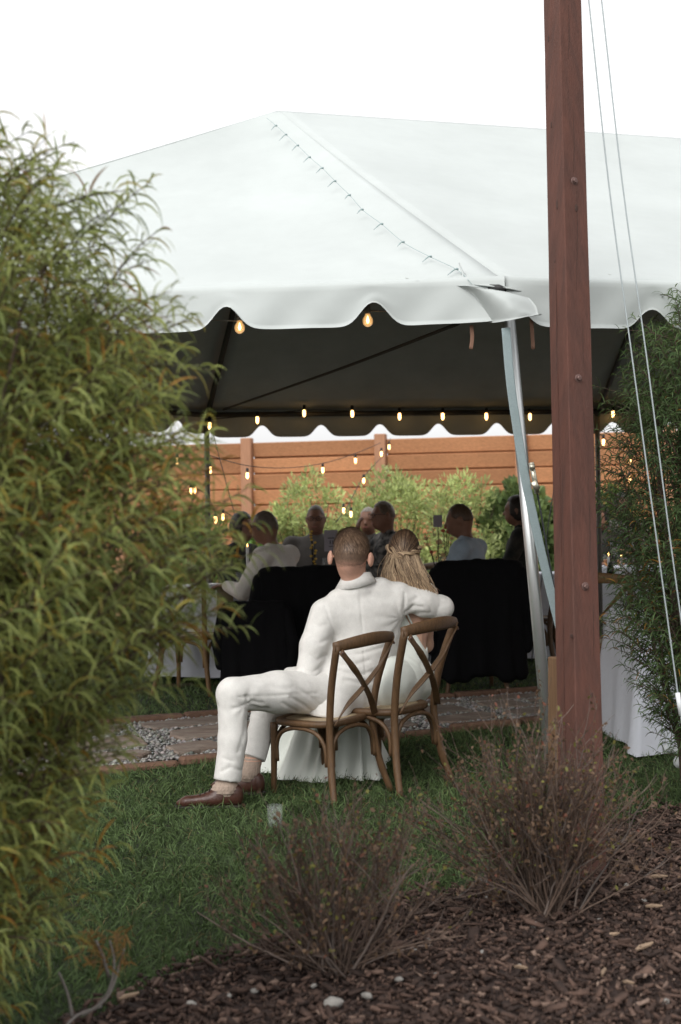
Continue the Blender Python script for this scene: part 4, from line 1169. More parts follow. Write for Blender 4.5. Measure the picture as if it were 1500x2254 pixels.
# ================================================================== tables
def cloth_table(label, x0, x1, y0, y1, h, rz, flare=.05, seed=1, gap=.03, clab=''):
    cx, cy = (x0 + x1) / 2, (y0 + y1) / 2
    z0 = float(gz(cx, cy))
    t_ = thing('folding_table', label, 'table', (cx, cy, z0), rz)
    hx, hy = (x1 - x0) / 2, (y1 - y0) / 2
    MB().box((0, 0, h - .02), (hx * 2 - .01, hy * 2 - .01, .03), bev=.004).build('table_top', 'pvc', t_, local=True, smooth=False)
    for sx in (-1, 1):
        for sy in (-1, 1):
            MB().tube([(sx * (hx - .15), sy * (hy - .08), h - .04), (sx * (hx - .12), sy * (hy - .06), 0)], .013, 8).build('leg', 'table_leg', t_, local=True)
    # cloth
    rg = np.random.default_rng(seed)
    per = []
    N_ = 220
    Ltot = 4 * (hx + hy)
    for k in range(N_):
        s = k / N_ * Ltot
        if s < 2 * hx: p = (-hx + s, -hy); nn = (0, -1)
        elif s < 2 * hx + 2 * hy: p = (hx, -hy + s - 2 * hx); nn = (1, 0)
        elif s < 4 * hx + 2 * hy: p = (hx - (s - 2 * hx - 2 * hy), hy); nn = (0, 1)
        else: p = (-hx, hy - (s - 4 * hx - 2 * hy)); nn = (-1, 0)
        dc = min(math.hypot(abs(p[0]) - hx, abs(p[1]) - hy), 1)
        per.append((p, nn, s, dc))
    rowsn = 12; V = []; F = []
    V.append((0, 0, h + .004))
    for k in range(N_): V.append((per[k][0][0], per[k][0][1], h + .004))
    for r in range(1, rowsn + 1):
        t = r / rowsn
        for (p, nn, s, dc) in per:
            w = (math.sin(s * 9 + seed) * .5 + math.sin(s * 17 + 2 * seed) * .35 + math.sin(s * 31) * .15) * .028 * t
            cr_ = math.exp(-dc / .09) * .11 * t
            o_ = .012 * min(1, t * 4) + flare * t + w
            dg = np.array([p[0] / hx, p[1] / hy]); dg = dg / np.linalg.norm(dg)
            V.append((p[0] + nn[0] * o_ + dg[0] * cr_, p[1] + nn[1] * o_ + dg[1] * cr_, h - t * (h - gap - .015 * math.sin(s * 7 + seed))))
    for k in range(N_): F.append((0, 1 + k, 1 + (k + 1) % N_))
    for r in range(rowsn):
        for k in range(N_):
            a = 1 + r * N_ + k; b = 1 + r * N_ + (k + 1) % N_
            F.append((a, a + N_, b + N_, b))
    o = mk('tablecloth', V, F, 'tablecloth', None, local=True)
    o.location = (cx, cy, z0); o.rotation_euler = (0, 0, rz)
    tag(o, clab, 'tablecloth')
    return t_
TB = dict(x0=W(360, 1300, 11.2).x, x1=W(1000, 1300, 11.2).x, y0=10.98, y1=11.74)
cloth_table('long folding table under a white cloth, seating the guests', TB['x0'], TB['x1'], TB['y0'], TB['y1'], .745, R(0), seed=2, gap=.07, clab='white cloth on the long table of guests behind the couple')
cloth_table('folding table under a white cloth at the right edge behind the bush', 1.62, 3.05, 7.85, 8.55, .74, R(4), flare=.04, seed=5, gap=.0, clab='white floor-length cloth on the table behind the right bush')
TX = W(1395, 1240, 12.9).x
cloth_table('table under a white cloth with glasses, right of the mast', TX - .35, TX + 1.5, 12.6, 13.4, .80, R(0), seed=7, gap=.05, clab='white cloth on the far table right of the mast')
cloth_table('table under a white cloth half hidden behind the tent leg', W(1120, 1300, 12.6).x, W(1262, 1300, 12.6).x, 12.4, 13.1, .76, R(0), seed=9, gap=.05, clab='white cloth on the far table behind the tent leg')
rn = MB().box((W(496, 1300, 10.95).x, 10.95 - .008, .62), (.125, .012, .30)).build('table_runner', 'runner')
tag(rn, 'olive cloth runner hanging over the left end of the long table', 'runner')

# things on the tables
def glass(label, x, y, z, s=1.0, wine=True, fillm=None, grp='glasses on the tables'):
    t_ = thing('wine_glass' if wine else 'tumbler', label, 'glass', (x, y, z), 0, grp, s)
    if wine:
        pr = [(.032, 0), (.032, .002), (.005, .006), (.004, .08), (.012, .09), (.033, .115), (.036, .145), (.030, .195), (.0285, .195), (.034, .145), (.031, .118), (.010, .094), (.002, .092)]
    else:
        pr = [(.030, 0), (.034, .05), (.036, .10), (.0345, .10), (.032, .05), (.028, .008), (.002, .007)]
    MB().lathe(pr, (0, 0, 0), 14).build('bowl', 'glass', t_, local=True)
    if fillm:
        pr = [(.012, .095), (.031, .118), (.033, .135), (.002, .136)] if wine else [(.027, .01), (.031, .05), (.0315, .062), (.002, .063)]
        MB().lathe(pr, (0, 0, 0), 12).build('drink', fillm, t_, local=True)
    return t_
TZ = .75
def tabx(px, d): return W(px, 1290, d).x
for k, (px, d, w_, f_) in enumerate(sorted([(575, 11.1, True, 'amber'), (566, 11.25, True, None), (720, 11.3, True, 'amber'), (748, 11.2, False, None), (905, 11.3, True, None), (925, 11.15, True, 'amber'), (940, 11.35, False, None), (975, 11.3, True, None), (985, 11.12, False, None), (530, 11.2, False, None)], key=lambda q: q[0])):
    glass(('stemmed glass' if w_ else 'tumbler') + ' on the long table of guests, %s of its glasses from the left' % ORD[k], tabx(px, d), d, TZ, 1.05, w_, f_)
for k, (px, d, w_, f_) in enumerate([(1338, 12.75, False, 'amber'), (1352, 12.7, True, None), (1368, 12.8, False, 'amber'), (1376, 12.7, False, None), (1390, 12.75, True, 'amber'), (1402, 12.85, False, None)]):
    glass(('stemmed glass' if w_ else 'tumbler') + ' on the table right of the mast, %s glass from the left' % ORD[k], W(px, 1240, d).x, d, .805, 1.15, w_, f_)
def plate(label, px, d):
    o = MB().lathe([(.07, 0), (.075, .004), (.13, .016), (.132, .019), (.125, .019), (.075, .009), (.002, .008)], (0, 0, 0), 24).build('plate', 'china', local=True)
    o.location = (tabx(px, d), d, TZ + .002)
    tag(o, label, 'plate', 'plates on the long table')
for k, px in enumerate((470, 545, 640, 790, 880)): plate('white plate on the long table of guests, %s from the left' % ORD[k], px, 11.12)
def card(label, px, py, d, w, h, rz, mark):
    b = W(px, py, d)
    t_ = thing('table_card', label, 'card', (b.x, d, TZ), rz)
    zc = b.z - TZ
    MB().box((0, 0, zc), (w, .004, h)).build('sheet', 'card', t_, local=True, smooth=False)
    MB().tube([(0, .006, 0), (0, .006, zc)], .003, 6).build('stem', 'socket_dark', t_, local=True)
    MB().lathe([(.03, 0), (.03, .008), (.004, .012)], (0, .006, 0), 12).build('foot', 'socket_dark', t_, local=True)
    if mark:
        for kx, kz, sx, sz in ((0, .02, .05, .008), (-.006, -.012, .008, .03), (.014, -.012, .008, .03), (.0, -.045, .035, .005)):
            MB().box((kx, -.0034, zc + kz), (sx, .002, sz)).build('printed_mark', 'ink', t_, local=True, smooth=False)
card('tall grey table card by the head of the man in the linen suit', 729, 1190, 11.0, .105, .165, R(6), True)
card('small pale table card before the shrubs at the blue-shirted guest', 964, 1147, 11.2, .072, .095, R(-18), False)
def flowers(label, px, d, spots, stemh, m, r, catn='flowers'):
    x = tabx(px, d)
    t_ = thing('flower_vase', label, catn, (x, d, TZ))
    MB().lathe([(.025, 0), (.034, .03), (.03, .08), (.018, .11), (.021, .125), (.016, .125), (.012, .1), (.002, .02)], (0, 0, 0), 12).build('vase', 'bottle_dark', t_, local=True)
    for (ppx, ppy, mm, rr) in spots:
        p = W(ppx, ppy, d) - Vector((x, d, TZ))
        MB().tube(curve([(0, 0, .1), (p.x * .5, 0, .1 + (p.z - .1) * .6), tuple(p)], 4), .0025, 5).build('stem', 'leafcol', t_, local=True)
        setcol(t_.children[-1].data, np.tile([.05, .09, .03], (len(t_.children[-1].data.vertices), 1)))
        V, Q = Blob().ell((0, 0, 0), (rr, rr, rr * .8), .01).mesh(rr * .3)
        V = V * (1 + .7 * (fbm(V / rr * 2.2 + ppx) - .45))[:, None] + np.array(p)
        mk('bloom', V, Q, mm, t_, local=True, smooth=False)
sp1 = [(690 + random.uniform(-7, 7), 1170 + 6 * k, 'petal_yellow', .012) for k in range(13)]
flowers('tall yellow flower spike in a vase on the long table', 692, 11.05, sp1, .3, 'petal_yellow', .01)
flowers('pale round blooms in a vase on the long table, right of the woman', 960, 11.25, [(967, 1193, 'petal', .03), (938, 1185, 'petal', .02), (941, 1198, 'petal', .016), (950, 1215, 'petal_red', .018), (975, 1222, 'petal', .02)], .3, 'petal', .02)
flowers('small red and orange bouquet in a vase before the blue-shirted guest', 985, 11.4, [(983, 1160, 'petal_red', .022), (990, 1170, 'petal_red', .026), (976, 1168, 'petal_red', .02), (995, 1185, 'petal', .02)], .3, 'petal', .02)
flowers('reddish posy in a vase between the two left guests', 572, 11.3, [(575, 1225, 'petal_red', .022), (568, 1216, 'petal', .016), (581, 1232, 'petal_red', .02)], .3, 'petal', .02)
flowers('leafy bouquet in a vase on the far table right of the mast', 1345, 11.9, [(1335, 1150, 'petal', .018), (1350, 1140, 'petal', .02), (1365, 1160, 'petal', .018), (1342, 1170, 'petal', .018)], .3, 'petal', .02)
cdl = [(545, 1198, 11.3), (693, 1253, 10.95), (1340, 1218, 12.66), (1368, 1222, 12.7)]
for k, (px, py, d) in enumerate(cdl):
    p = W(px, py, d); zb = TZ if d < 12 else .805
    t_ = thing('candle', ['lit candle between the two left guests', 'lit candle left of the suited man on the long table', 'lit candle at the left end of the far right table', 'lit candle among the glasses of the far right table'][k], 'candle', (p.x, d, zb))
    MB().lathe([(.011, 0), (.011, max(.03, p.z - zb - .02)), (.002, max(.03, p.z - zb - .02))], (0, 0, 0), 10).build('wax', 'china', t_, local=True)
    zz_ = max(.03, p.z - zb - .02)
    MB().lathe([(.001, zz_), (.004, zz_ + .008), (.003, zz_ + .016), (.0006, zz_ + .026)], (0, 0, 0), 8).build('flame', 'flame', t_, local=True)
gg = G(606, 1822)
dg_ = glass('empty clear glass standing in the grass behind the man\'s chair', gg.x, gg.y, gg.z, 1.0, False, None, None)

# ================================================================== people
def rotm(ax, an): return np.array(Matrix.Rotation(an, 3, ax))
def add_hand(b, wrist, direc, normal, s=1.0, curl=.5):
    """palm, four fingers and a thumb grown from the wrist"""
    w = np.array(wrist, float); d = np.array(direc, float); d = d / np.linalg.norm(d)
    n = np.array(normal, float); n = n - d * (n @ d); n = n / np.linalg.norm(n); sd = np.cross(d, n)
    b.cap(w, w + d * .075 * s, .024 * s, .030 * s, .012, (n, .55))
    for i, (o, L) in enumerate(((-.026, .068), (-.009, .078), (.009, .073), (.025, .058))):
        p0 = w + d * .085 * s + sd * o * s
        p1 = p0 + (d * math.cos(curl * .5) - n * math.sin(curl * .5)) * L * .45 * s
        p2 = p1 + (d * math.cos(curl * 1.3) - n * math.sin(curl * 1.3)) * L * .33 * s
        p3 = p2 + (d * math.cos(curl * 2.0) - n * math.sin(curl * 2.0)) * L * .27 * s
        b.chain([p0, p1, p2, p3], [.0095 * s, .0088 * s, .008 * s, .0068 * s], .006)
    t0 = w + d * .025 * s - sd * .022 * s
    t1 = t0 + (d * .6 - sd * .75 - n * .2) * .042 * s; t2 = t1 + (d * .9 - sd * .3 - n * .3) * .03 * s
    b.chain([t0, t1, t2], [.013 * s, .0105 * s, .008 * s], .008)

def hair_cap(hc, hr, rot, n, seed, cdark, clight, zlow, front, length=(.02, .035), w=.0035, swirl=0.0, puff=1.0, name='hair', parent=None, local=True):
    """short strands lying back over the skull; zlow, front are limits in head units"""
    rg = np.random.default_rng(seed)
    u = nrm(rg.normal(0, 1, (n * 3, 3)))
    # head space: +y face, +z crown
    ok = (u[:, 2] > zlow + .55 * np.clip(u[:, 1], 0, 1) * front) & ~((u[:, 1] > .55) & (u[:, 2] < .55))
    u = u[ok][:n]; n = len(u)
    P = u * hr * (1.0 + .02 * puff)
    flow = np.stack([u[:, 0] * .5, -u[:, 1] * 0 - .6 * (u[:, 2] > .3), -1.0 + 0 * u[:, 0]], -1) + rg.normal(0, .25, (n, 3))
    if swirl: flow = flow + swirl * np.stack([-u[:, 1], u[:, 0], 0 * u[:, 0]], -1) * np.clip(u[:, 2], 0, 1)[:, None] * 2
    flow = flow - u * np.sum(flow * u, 1)[:, None]
    D = nrm(flow) + u * (.30 * puff * np.clip(u[:, 2] + .25, .05, 1))[:, None]
    m = 4; L = rg.uniform(*length, n) * np.clip(.45 + .8 * (u[:, 2] + .2), .3, 1.1)
    V = np.empty((n, m + 1, 2, 3)); D = nrm(D)
    for i in range(m + 1):
        sd = nrm(np.cross(D, u)); wv = w * (1 - .85 * i / m)
        V[:, i, 0] = P - sd * wv * .5; V[:, i, 1] = P + sd * wv * .5
        P = P + D * (L / m)[:, None]
        uu = nrm(P / hr); D = nrm(D - uu * .10 * np.sum(D * uu, 1)[:, None] * 1.0 - uu * .12)
    b0 = np.arange(n)[:, None] * (m + 1) * 2; k = np.arange(m)[None] * 2
    q = np.stack([b0 + k, b0 + k + 1, b0 + k + 3, b0 + k + 2], -1).reshape(-1, 4)
    t = rg.uniform(0, 1, (n, 1)) ** 1.5
    c = np.array(cdark) * (1 - t) + np.array(clight) * t
    Vw = V.reshape(-1, 3) @ rot.T + hc
    return Vw, q, np.repeat(c, (m + 1) * 2, 0)
def hair_shell(hc, hr, rot, zlow, front, h=.009, k=1.045):
    b = Blob().ell((0, 0, 0), hr * k, .01)
    def f(X, Y, Z):
        x, y, z = X / hr[0], Y / hr[1], Z / hr[2]
        lim = zlow + .55 * np.clip(y, 0, 1) * front
        g = np.maximum((lim - z) * hr[2], np.minimum(y - .58, .6 - z) * hr[1])
        return g
    V, Q = b.mesh(h, f)
    return V @ rot.T + hc, Q

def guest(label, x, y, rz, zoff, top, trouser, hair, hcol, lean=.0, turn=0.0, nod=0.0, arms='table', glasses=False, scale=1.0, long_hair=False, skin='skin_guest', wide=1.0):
    t_ = thing('person', label, 'person', (x, y, zoff - .06), rz, None, scale * 1.07)
    ly = lean
    pel = np.array((0, 0, .54)); ch = np.array((0, .02 + ly * .7, .90)); nk = np.array((0, .0 + ly, 1.07)); hd = np.array((0, .045 + ly * 1.15, 1.215))
    rot = rotm('Z', turn) @ rotm('X', -nod)
    hr = np.array((.074, .094, .112))
    sh = [np.array((s * .175 * wide, .0 + ly * .85, 1.01)) for s in (-1, 1)]
    if arms == 'table': el = [np.array((s * .25 * wide, .10 + ly, .76)) for s in (-1, 1)]; wr = [np.array((s * .15, .31 + ly, .80)) for s in (-1, 1)]
    elif arms == 'raised': el = [np.array((-.25, .1 + ly, .78)), np.array((.22, .2 + ly, .82))]; wr = [np.array((-.15, .32 + ly, .80)), np.array((.06, .25 + ly, 1.06))]
    else: el = [np.array((s * .25 * wide, .03 + ly, .74)) for s in (-1, 1)]; wr = [np.array((s * .14, .22 + ly, .68)) for s in (-1, 1)]
    hip = [np.array((s * .085, .0, .535)) for s in (-1, 1)]; kn = [np.array((s * .11, .40, .53)) for s in (-1, 1)]; an = [np.array((s * .11, .43, .09)) for s in (-1, 1)]
    b = Blob()
    def hp(*p): return hd + rot @ np.array(p)
    b.ell(hd, hr, .01, rot).ell(hp(0, .035, -.06), (.052, .055, .055), .03, rot)
    b.cap(hp(0, .085, -.002), hp(0, .112, -.03), .008, .012, .015)                       # nose
    b.cap(hp(-.03, .082, .018), hp(.03, .082, .018), .012, .012, .02)                   # brow
    b.cap(hp(-.018, .088, -.062), hp(.018, .088, -.062), .008, .008, .01)               # mouth
    for s in (-1, 1): b.ell(hp(s * .076, -.005, -.005), (.009, .018, .03), .008, rot)
    b.cap(nk - np.array((0, 0, .03)), hd - np.array((0, .02, .06)), .052, .05, .03)
    b.cap(pel, ch, .13, .13, .06, ((0, 1, 0), .75)).cap(sh[0], sh[1], .055, .055, .05)
    for i in (0, 1):
        b.chain([sh[i], el[i], wr[i]], [.048, .04, .028], .03).chain([hip[i], kn[i], an[i]], [.08, .058, .04], .04)
        b.cap(an[i] - np.array((0, .03, .04)), an[i] + np.array((0, .15, -.05)), .035, .03, .02)
        dv = np.array((-(-1, 1)[i] * .3, 1, -.05)) if arms != 'raised' or i == 0 else np.array((0, -.1, 1))
        add_hand(b, wr[i], dv, (0, 0, 1) if arms != 'raised' or i == 0 else (0, 1, 0), 1.0, .45)
    V, Q = b.mesh(.011)
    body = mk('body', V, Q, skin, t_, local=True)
    for s in (-1, 1):
        V, Q = Blob().ell(hp(s * .03, .087, .005), (.010, .006, .006), .004, rot).mesh(.004); mk('eye', V, Q, 'eye', body, local=True)
    V, Q = Blob().cap(hp(-.02, .0945, -.062), hp(.02, .0945, -.062), .0045, .0045, .004).mesh(.004); mk('mouth', V, Q, 'lip', body, local=True)
    c = Blob()
    c.cap(pel - np.array((0, 0, .06)), ch, .155, .150 * wide, .06, ((0, 1, 0), .78)).cap(sh[0], sh[1], .066, .066, .05)
    for i in (0, 1): c.chain([sh[i], el[i], wr[i] + (el[i] - wr[i]) * .12], [.062, .056, .042], .035)
    c.cap(nk - np.array((0, 0, .05)), nk + np.array((0, .005, .012)), .068, .062, .03)
    c.cut(nk + np.array((0, 0, .03)), (0, -.35, 1))
    V, Q = c.mesh(.013)
    nn = vnormals(V, Q); w_ = 1 - np.abs(2 * fbm(V * np.array([9, 9, 16]) + x * 7, 2) - .75)
    V = V + nn * (.012 * (w_ - .7))[:, None]
    mk('shirt', V, Q, top, t_, local=True)
    c = Blob().cap(hip[0], hip[1], .115, .115, .06)
    for i in (0, 1): c.chain([hip[i], kn[i], an[i]], [.10, .075, .058], .04)
    V, Q = c.mesh(.015); mk('trousers', V, Q, trouser, t_, local=True)
    for i in (0, 1):
        V, Q = Blob().cap(an[i] + np.array((0, -.035, -.045)), an[i] + np.array((0, .16, -.055)), .042, .036, .02).cut((0, 0, 0.0), (0, 0, -1)).mesh(.012); mk('shoe', V, Q, 'sole', t_, local=True)
    if hair != 'bald':
        zl, fr, kk = {'short': (-.15, 1.1, 1.05), 'crop': (-.1, 1.2, 1.03), 'bob': (-.75, 1.6, 1.14), 'long': (-.8, 1.7, 1.10), 'fringe': (-.3, 0.2, 1.03)}[hair]
        V, Q = hair_shell(hd, hr, rot, zl, fr, .010, kk)
        if hair == 'fringe':
            keep = ((V - hd) @ rot)[:, 2] < .03
        V = V + (fbm(V * 60) - .45)[:, None] * .012 * nrm(V - hd)
        cc = np.array(hcol) * (.6 + .8 * fbm(V * np.array([90, 90, 20]), 2))[:, None]
        mk('hair', V, Q, 'hair', t_, local=True, colors=cc)
    if long_hair:
        rg = np.random.default_rng(3); n = 150; m = 9
        a = rg.uniform(.15 * math.pi, .85 * math.pi, n) * -1
        st = np.stack([np.cos(a) * .078, np.sin(a) * .09, rg.uniform(-.04, .06, n)], -1) @ rot.T + hd
        s = np.linspace(0, 1, m)[None, :, None]
        en = np.stack([np.cos(a) * .13, np.sin(a) * .12 - .03, -rg.uniform(.28, .4, n)], -1) @ rot.T + hd
        P = st[:, None] * (1 - s) + en[:, None] * s + rg.normal(0, .006, (n, m, 3))
        V, Q, own = strands(P, np.full((n, m), .007) * np.linspace(1, .4, m)[None], 4)
        mk('long_hair', V, Q, 'hair', t_, local=True, colors=np.tile(np.array(hcol), (len(V), 1)) * (.6 + .8 * np.random.default_rng(1).random((n, 1)))[own])
    if glasses:
        f = MB()
        for s in (-1, 1):
            ring = [hp(s * .033 + .022 * math.cos(k * math.pi / 6), .103, .004 + .017 * math.sin(k * math.pi / 6)) for k in range(13)]
            f.tube(ring, .0022, 5); f.tube([hp(s * .056, .102, .008), hp(s * .08, .05, .01), hp(s * .082, .0, .006)], .002, 5)
        f.tube([hp(-.011, .104, .006), hp(.011, .104, .006)], .002, 5)
        gl = f.build('glasses', 'frame_black', t_, local=True)
    return t_
def gpos(px, d): return W(px, 1160, d).x
guest('dark-haired guest in a dark floral top, far left at the long table', gpos(515, 12.05), 12.05, R(-125), -.03, 'black_floral', 'dark_trouser', 'bob', (.02, .015, .012), lean=.03, glasses=True)
guest('balding guest in a white shirt leaning left over the long table', gpos(645, 10.75), 10.75, R(62), -.03, 'white_shirt', 'dark_trouser', 'fringe', (.14, .11, .09), lean=.16, turn=R(22), nod=R(6), glasses=True, wide=1.08)
guest('grey-haired guest in a grey shirt facing the camera across the table', gpos(697, 12.2), 12.2, R(176), .03, 'grey_shirt', 'dark_trouser', 'crop', (.14, .12, .10), glasses=True, wide=1.15)
guest('white-haired guest seated farthest back, half hidden by the woman in glasses', gpos(814, 13.2), 13.2, R(165), .02, 'pattern_top', 'dark_trouser', 'crop', (.25, .22, .19))
guest('grey-haired guest in a spotted top and glasses, hand raised to the chin', gpos(868, 12.0), 12.0, R(112), .05, 'pattern_top', 'dark_trouser', 'short', (.12, .085, .06), arms='raised', glasses=True, lean=.04)
guest('brown-haired guest in a light blue shirt facing left at the table', gpos(1050, 10.75), 10.75, R(66), .0, 'blue_shirt', 'dark_trouser', 'short', (.085, .05, .03), lean=.07, turn=R(14), nod=R(4), wide=1.05)
guest('long-haired guest in dark clothes behind the tent leg', gpos(1152, 11.9), 11.9, R(75), .08, 'black_floral', 'dark_trouser', 'long', (.022, .014, .010), long_hair=True)
guest('dark-haired guest close to the right side of the mast', gpos(1326, 14.0), 14.0, R(150), .02, 'black_floral', 'dark_trouser', 'bob', (.012, .009, .008))
guest('dark-haired guest in a grey top between mast and right bush', gpos(1368, 14.2), 14.2, R(190), .14, 'grey_shirt', 'dark_trouser', 'bob', (.014, .010, .008))
# black jackets hung over the guests' chairs
def jacket_chair(lab_c, lab_j, px, d, rz, seed, wide=.26, top=.93, low=.16, sc=1.0):
    x = gpos(px, d); z0 = float(gz(x, d))
    cross_chair(lab_c, (x, d, z0), rz, sc, 'chair_wood', 'chairs of the seated guests')
    t_ = thing('black_jacket', lab_j, 'jacket', (x, d, z0), rz, 'black jackets on chair backs', sc)
    b = Blob()
    b.cap((-wide + .05, -.36, top - .06), (wide - .05, -.36, top - .06), .06, .06, .05)
    for k in range(7):
        xx = -wide + .04 + k * (2 * wide - .08) / 6
        b.cap((xx, -.37, top - .08), (xx * 1.12 + .01 * math.sin(k * 2 + seed), -.33 - .03 * (k % 2), low + .03 * math.sin(k * 1.7 + seed)), .058, .06, .04)
    V, Q = b.mesh(.018)
    V = V + vnormals(V, Q) * (.035 * (fbm(V * np.array([12, 6, 4]) + seed) - .45))[:, None]
    mk('cloth', V, Q, 'black_cloth', t_, local=True)
    for s in (-1, 1):
        V, Q = Blob().chain([(s * wide, -.36, top - .10), (s * (wide + .06), -.37, .55), (s * (wide + .04), -.36, .33)], [.055, .055, .045], .03).mesh(.016); mk('sleeve', V, Q, 'black_cloth', t_, local=True)
jacket_chair('wooden chair of the white-shirted guest, under a black jacket', 'black jacket hung over the chair of the white-shirted guest', 645, 10.45, R(10), 1, .29)
jacket_chair('wooden chair of the blue-shirted guest, under a black jacket', 'black jacket hung over the chair of the blue-shirted guest', 1030, 10.4, R(6), 2, .30, .96)
jacket_chair('wooden chair in front of the long table under a black wrap, left of the couple', 'black wrap hung over the chair left of the suited man', 575, 10.15, R(-8), 3, .30, .94, .12, .74)
for lab, px, d, rz in (('wooden chair of the far left guest', 515, 12.1, R(-125)), ('wooden chair of the grey-haired guest in the grey shirt', 697, 12.25, R(176)), ('wooden chair of the guest in the spotted top', 868, 12.0, R(112)), ('wooden chair of the guest seated farthest back', 814, 13.25, R(165)), ('wooden chair of the long-haired guest', 1152, 11.9, R(75)), ('wooden chair of the guest close to the mast', 1326, 14.0, R(150)), ('wooden chair of the guest between mast and right bush', 1368, 14.2, R(190))):
    cross_chair(lab, (gpos(px, d), d, float(gz(0, d))), rz, 1.0, 'chair_wood', 'chairs of the seated guests')
sho = MB()

# ------------------------------------------------------------------ the couple
A = lambda *p: np.array(W(*p))
# man
man = thing('person', 'man in a pale linen suit seated from behind, arm around the woman', 'person', (c1[0], c1[1], float(gz(0, 7))))
m_hd = A(773, 1219, 7.14); m_rot = rotm('Z', R(-6)) @ rotm('Y', R(3)) @ rotm('X', R(-6)); m_hr = np.array((.083, .103, .119))
def mh(*p): return m_hd + m_rot @ np.array(p)
sl, sr = A(714, 1350, 7.12), A(880, 1308, 7.24)
el_, er_ = A(677, 1490, 7.04), A(972, 1338, 7.30)
wl_, wr_ = A(640, 1490, 7.2), A(935, 1345, 7.56)
f1d = np.array([-math.sin(TH1), math.cos(TH1), 0]); r1d = np.array([math.cos(TH1), math.sin(TH1), 0])
pelv = np.array([c1[0], c1[1], SEATZ1 + .115]) + r1d * .10 + f1d * .03; chest = A(802, 1385, 7.22); waist = A(794, 1500, 7.16); nkb = A(786, 1290, 7.18)
hl, hr_ = pelv + np.array([-.06, -.07, -.01]), pelv + np.array([.04, .09, -.01])
kl, al = A(512, 1527, 6.76), A(502, 1726, 6.72)
kr, ar = A(588, 1548, 7.14), A(553, 1694, 7.02)
b = Blob()
b.ell(m_hd, m_hr * .985, .01, m_rot).ell(mh(0, .04, -.07), (.058, .06, .058), .03, m_rot)
b.cap(mh(0, .10, 0), mh(0, .126, -.03), .009, .013, .015).cap(mh(-.034, .09, .02), mh(.034, .09, .02), .012, .012, .02).cap(mh(-.02, .098, -.07), mh(.02, .098, -.07), .009, .009, .01)
for s in (-1, 1):
    b.ell(mh(s * .102, -.016, -.026), (.013, .025, .040), .010, m_rot @ rotm('Z', s * R(-28)))
b.cap(nkb - np.array([0, 0, .03]), m_hd - np.array([-.004, -.015, .075]), .062, .059, .03)
b.cap(pelv, chest, .09, .10, .06).cap(sl, sr, .04, .04, .05)
b.chain([sl, el_, wl_], [.045, .038, .028], .03).chain([sr, er_, wr_], [.045, .038, .028], .03)
b.chain([hl, kl, al], [.08, .06, .042], .03).chain([hr_, kr, ar], [.08, .06, .042], .03)
add_hand(b, wl_, (-.15, .75, -.5), (.2, .4, .8), 1.0, .6)
add_hand(b, wr_, (-.7, .35, -.35), (.2, -.6, .7), 1.0, .5)
V, Q = b.mesh(.0085)
m_body = mk('body', V, Q, 'skin', man)
for s in (-1, 1):
    V, Q = Blob().ell(mh(s * .033, .097, .004), (.012, .007, .007), .004, m_rot).mesh(.004); mk('eye', V, Q, 'eye', m_body)
V, Q = Blob().cap(mh(-.024, .106, -.07), mh(.024, .106, -.07), .0045, .0045, .004).mesh(.004); mk('mouth', V, Q, 'lip', m_body)
# hair: faded sides, longer top
b = Blob().ell((0, 0, 0), m_hr * 1.0, .01).ell((0, .005, .03), m_hr * np.array((.99, .97, .86)), .03)
def fh(X, Y, Z):
    x, y, z = X / m_hr[0], Y / m_hr[1], Z / m_hr[2]
    lim = -.56 + .75 * np.clip(y + .35, 0, 1) + .22 * np.abs(x) ** 3
    g = np.maximum((lim - z) * m_hr[2], np.minimum(y - .62, .55 - z) * m_hr[1])
    return g
V, Q = b.mesh(.006, fh)
loc = V.copy(); V = V @ m_rot.T + m_hd
hz_ = np.clip((loc[:, 2] / m_hr[2] + .56) / 1.1, 0, 1)[:, None]
hz_ = np.clip(hz_ * 4.2, 0, 1)
hc_ = np.array([.50, .29, .21]) * (1 - hz_) + np.array([.155, .098, .068]) * hz_
hair_o = mk('hair', V, Q, 'hair', man, colors=hc_ * (.75 + .5 * fbm(loc * np.array([220, 220, 60]), 2))[:, None])
rg = np.random.default_rng(5)
Vs, Qs, Cs = hair_cap(m_hd, m_hr * np.array((1.01, 1.01, 1.03)), m_rot, 3600, 5, (.07, .04, .024), (.34, .22, .145), .05, .5, (.02, .045), .0042, swirl=.6, puff=1.5)
mk('hair_strands', Vs, Qs, 'hair', hair_o, colors=Cs)
Vs, Qs, Cs = hair_cap(m_hd, m_hr * 1.0, m_rot, 5000, 6, (.07, .043, .029), (.21, .13, .088), -.60, 1.0, (.006, .014), .0017, puff=.25)
mk('hair_stubble', Vs, Qs, 'hair', hair_o, colors=Cs)
# jacket
J = Blob()
fl_ = ((0.05, 1, 0), .66)
J.cap(waist, chest, .160, .195, .07, (f1d * .5 + np.array([0, .6, 0]), .64))
J.cap(pelv + np.array([.0, .0, -.02]), waist, .172, .160, .05, (f1d, .68))
J.cap(waist + np.array([.0, .03, 0]), A(812, 1558, 7.2), .158, .145, .05, (f1d * .6 + np.array([0, .6, 0]), .6))
J.cap(lerp(sl, sr, .12) + np.array([0, 0, -.05]), lerp(sl, sr, .9) + np.array([0, 0, -.05]), .085, .085, .05, ((0, 1, 0), .85))
J.cap(sl + np.array([.02, 0, -.005]), sr + np.array([-.02, 0, -.01]), .062, .066, .05)
J.cap(nkb + np.array([0, .01, -.035]), lerp(sr, nkb, .45) + np.array([0, 0, .02]), .06, .05, .05)
J.cap(nkb + np.array([0, .01, -.035]), lerp(sl, nkb, .4) + np.array([0, 0, .015]), .06, .05, .05)
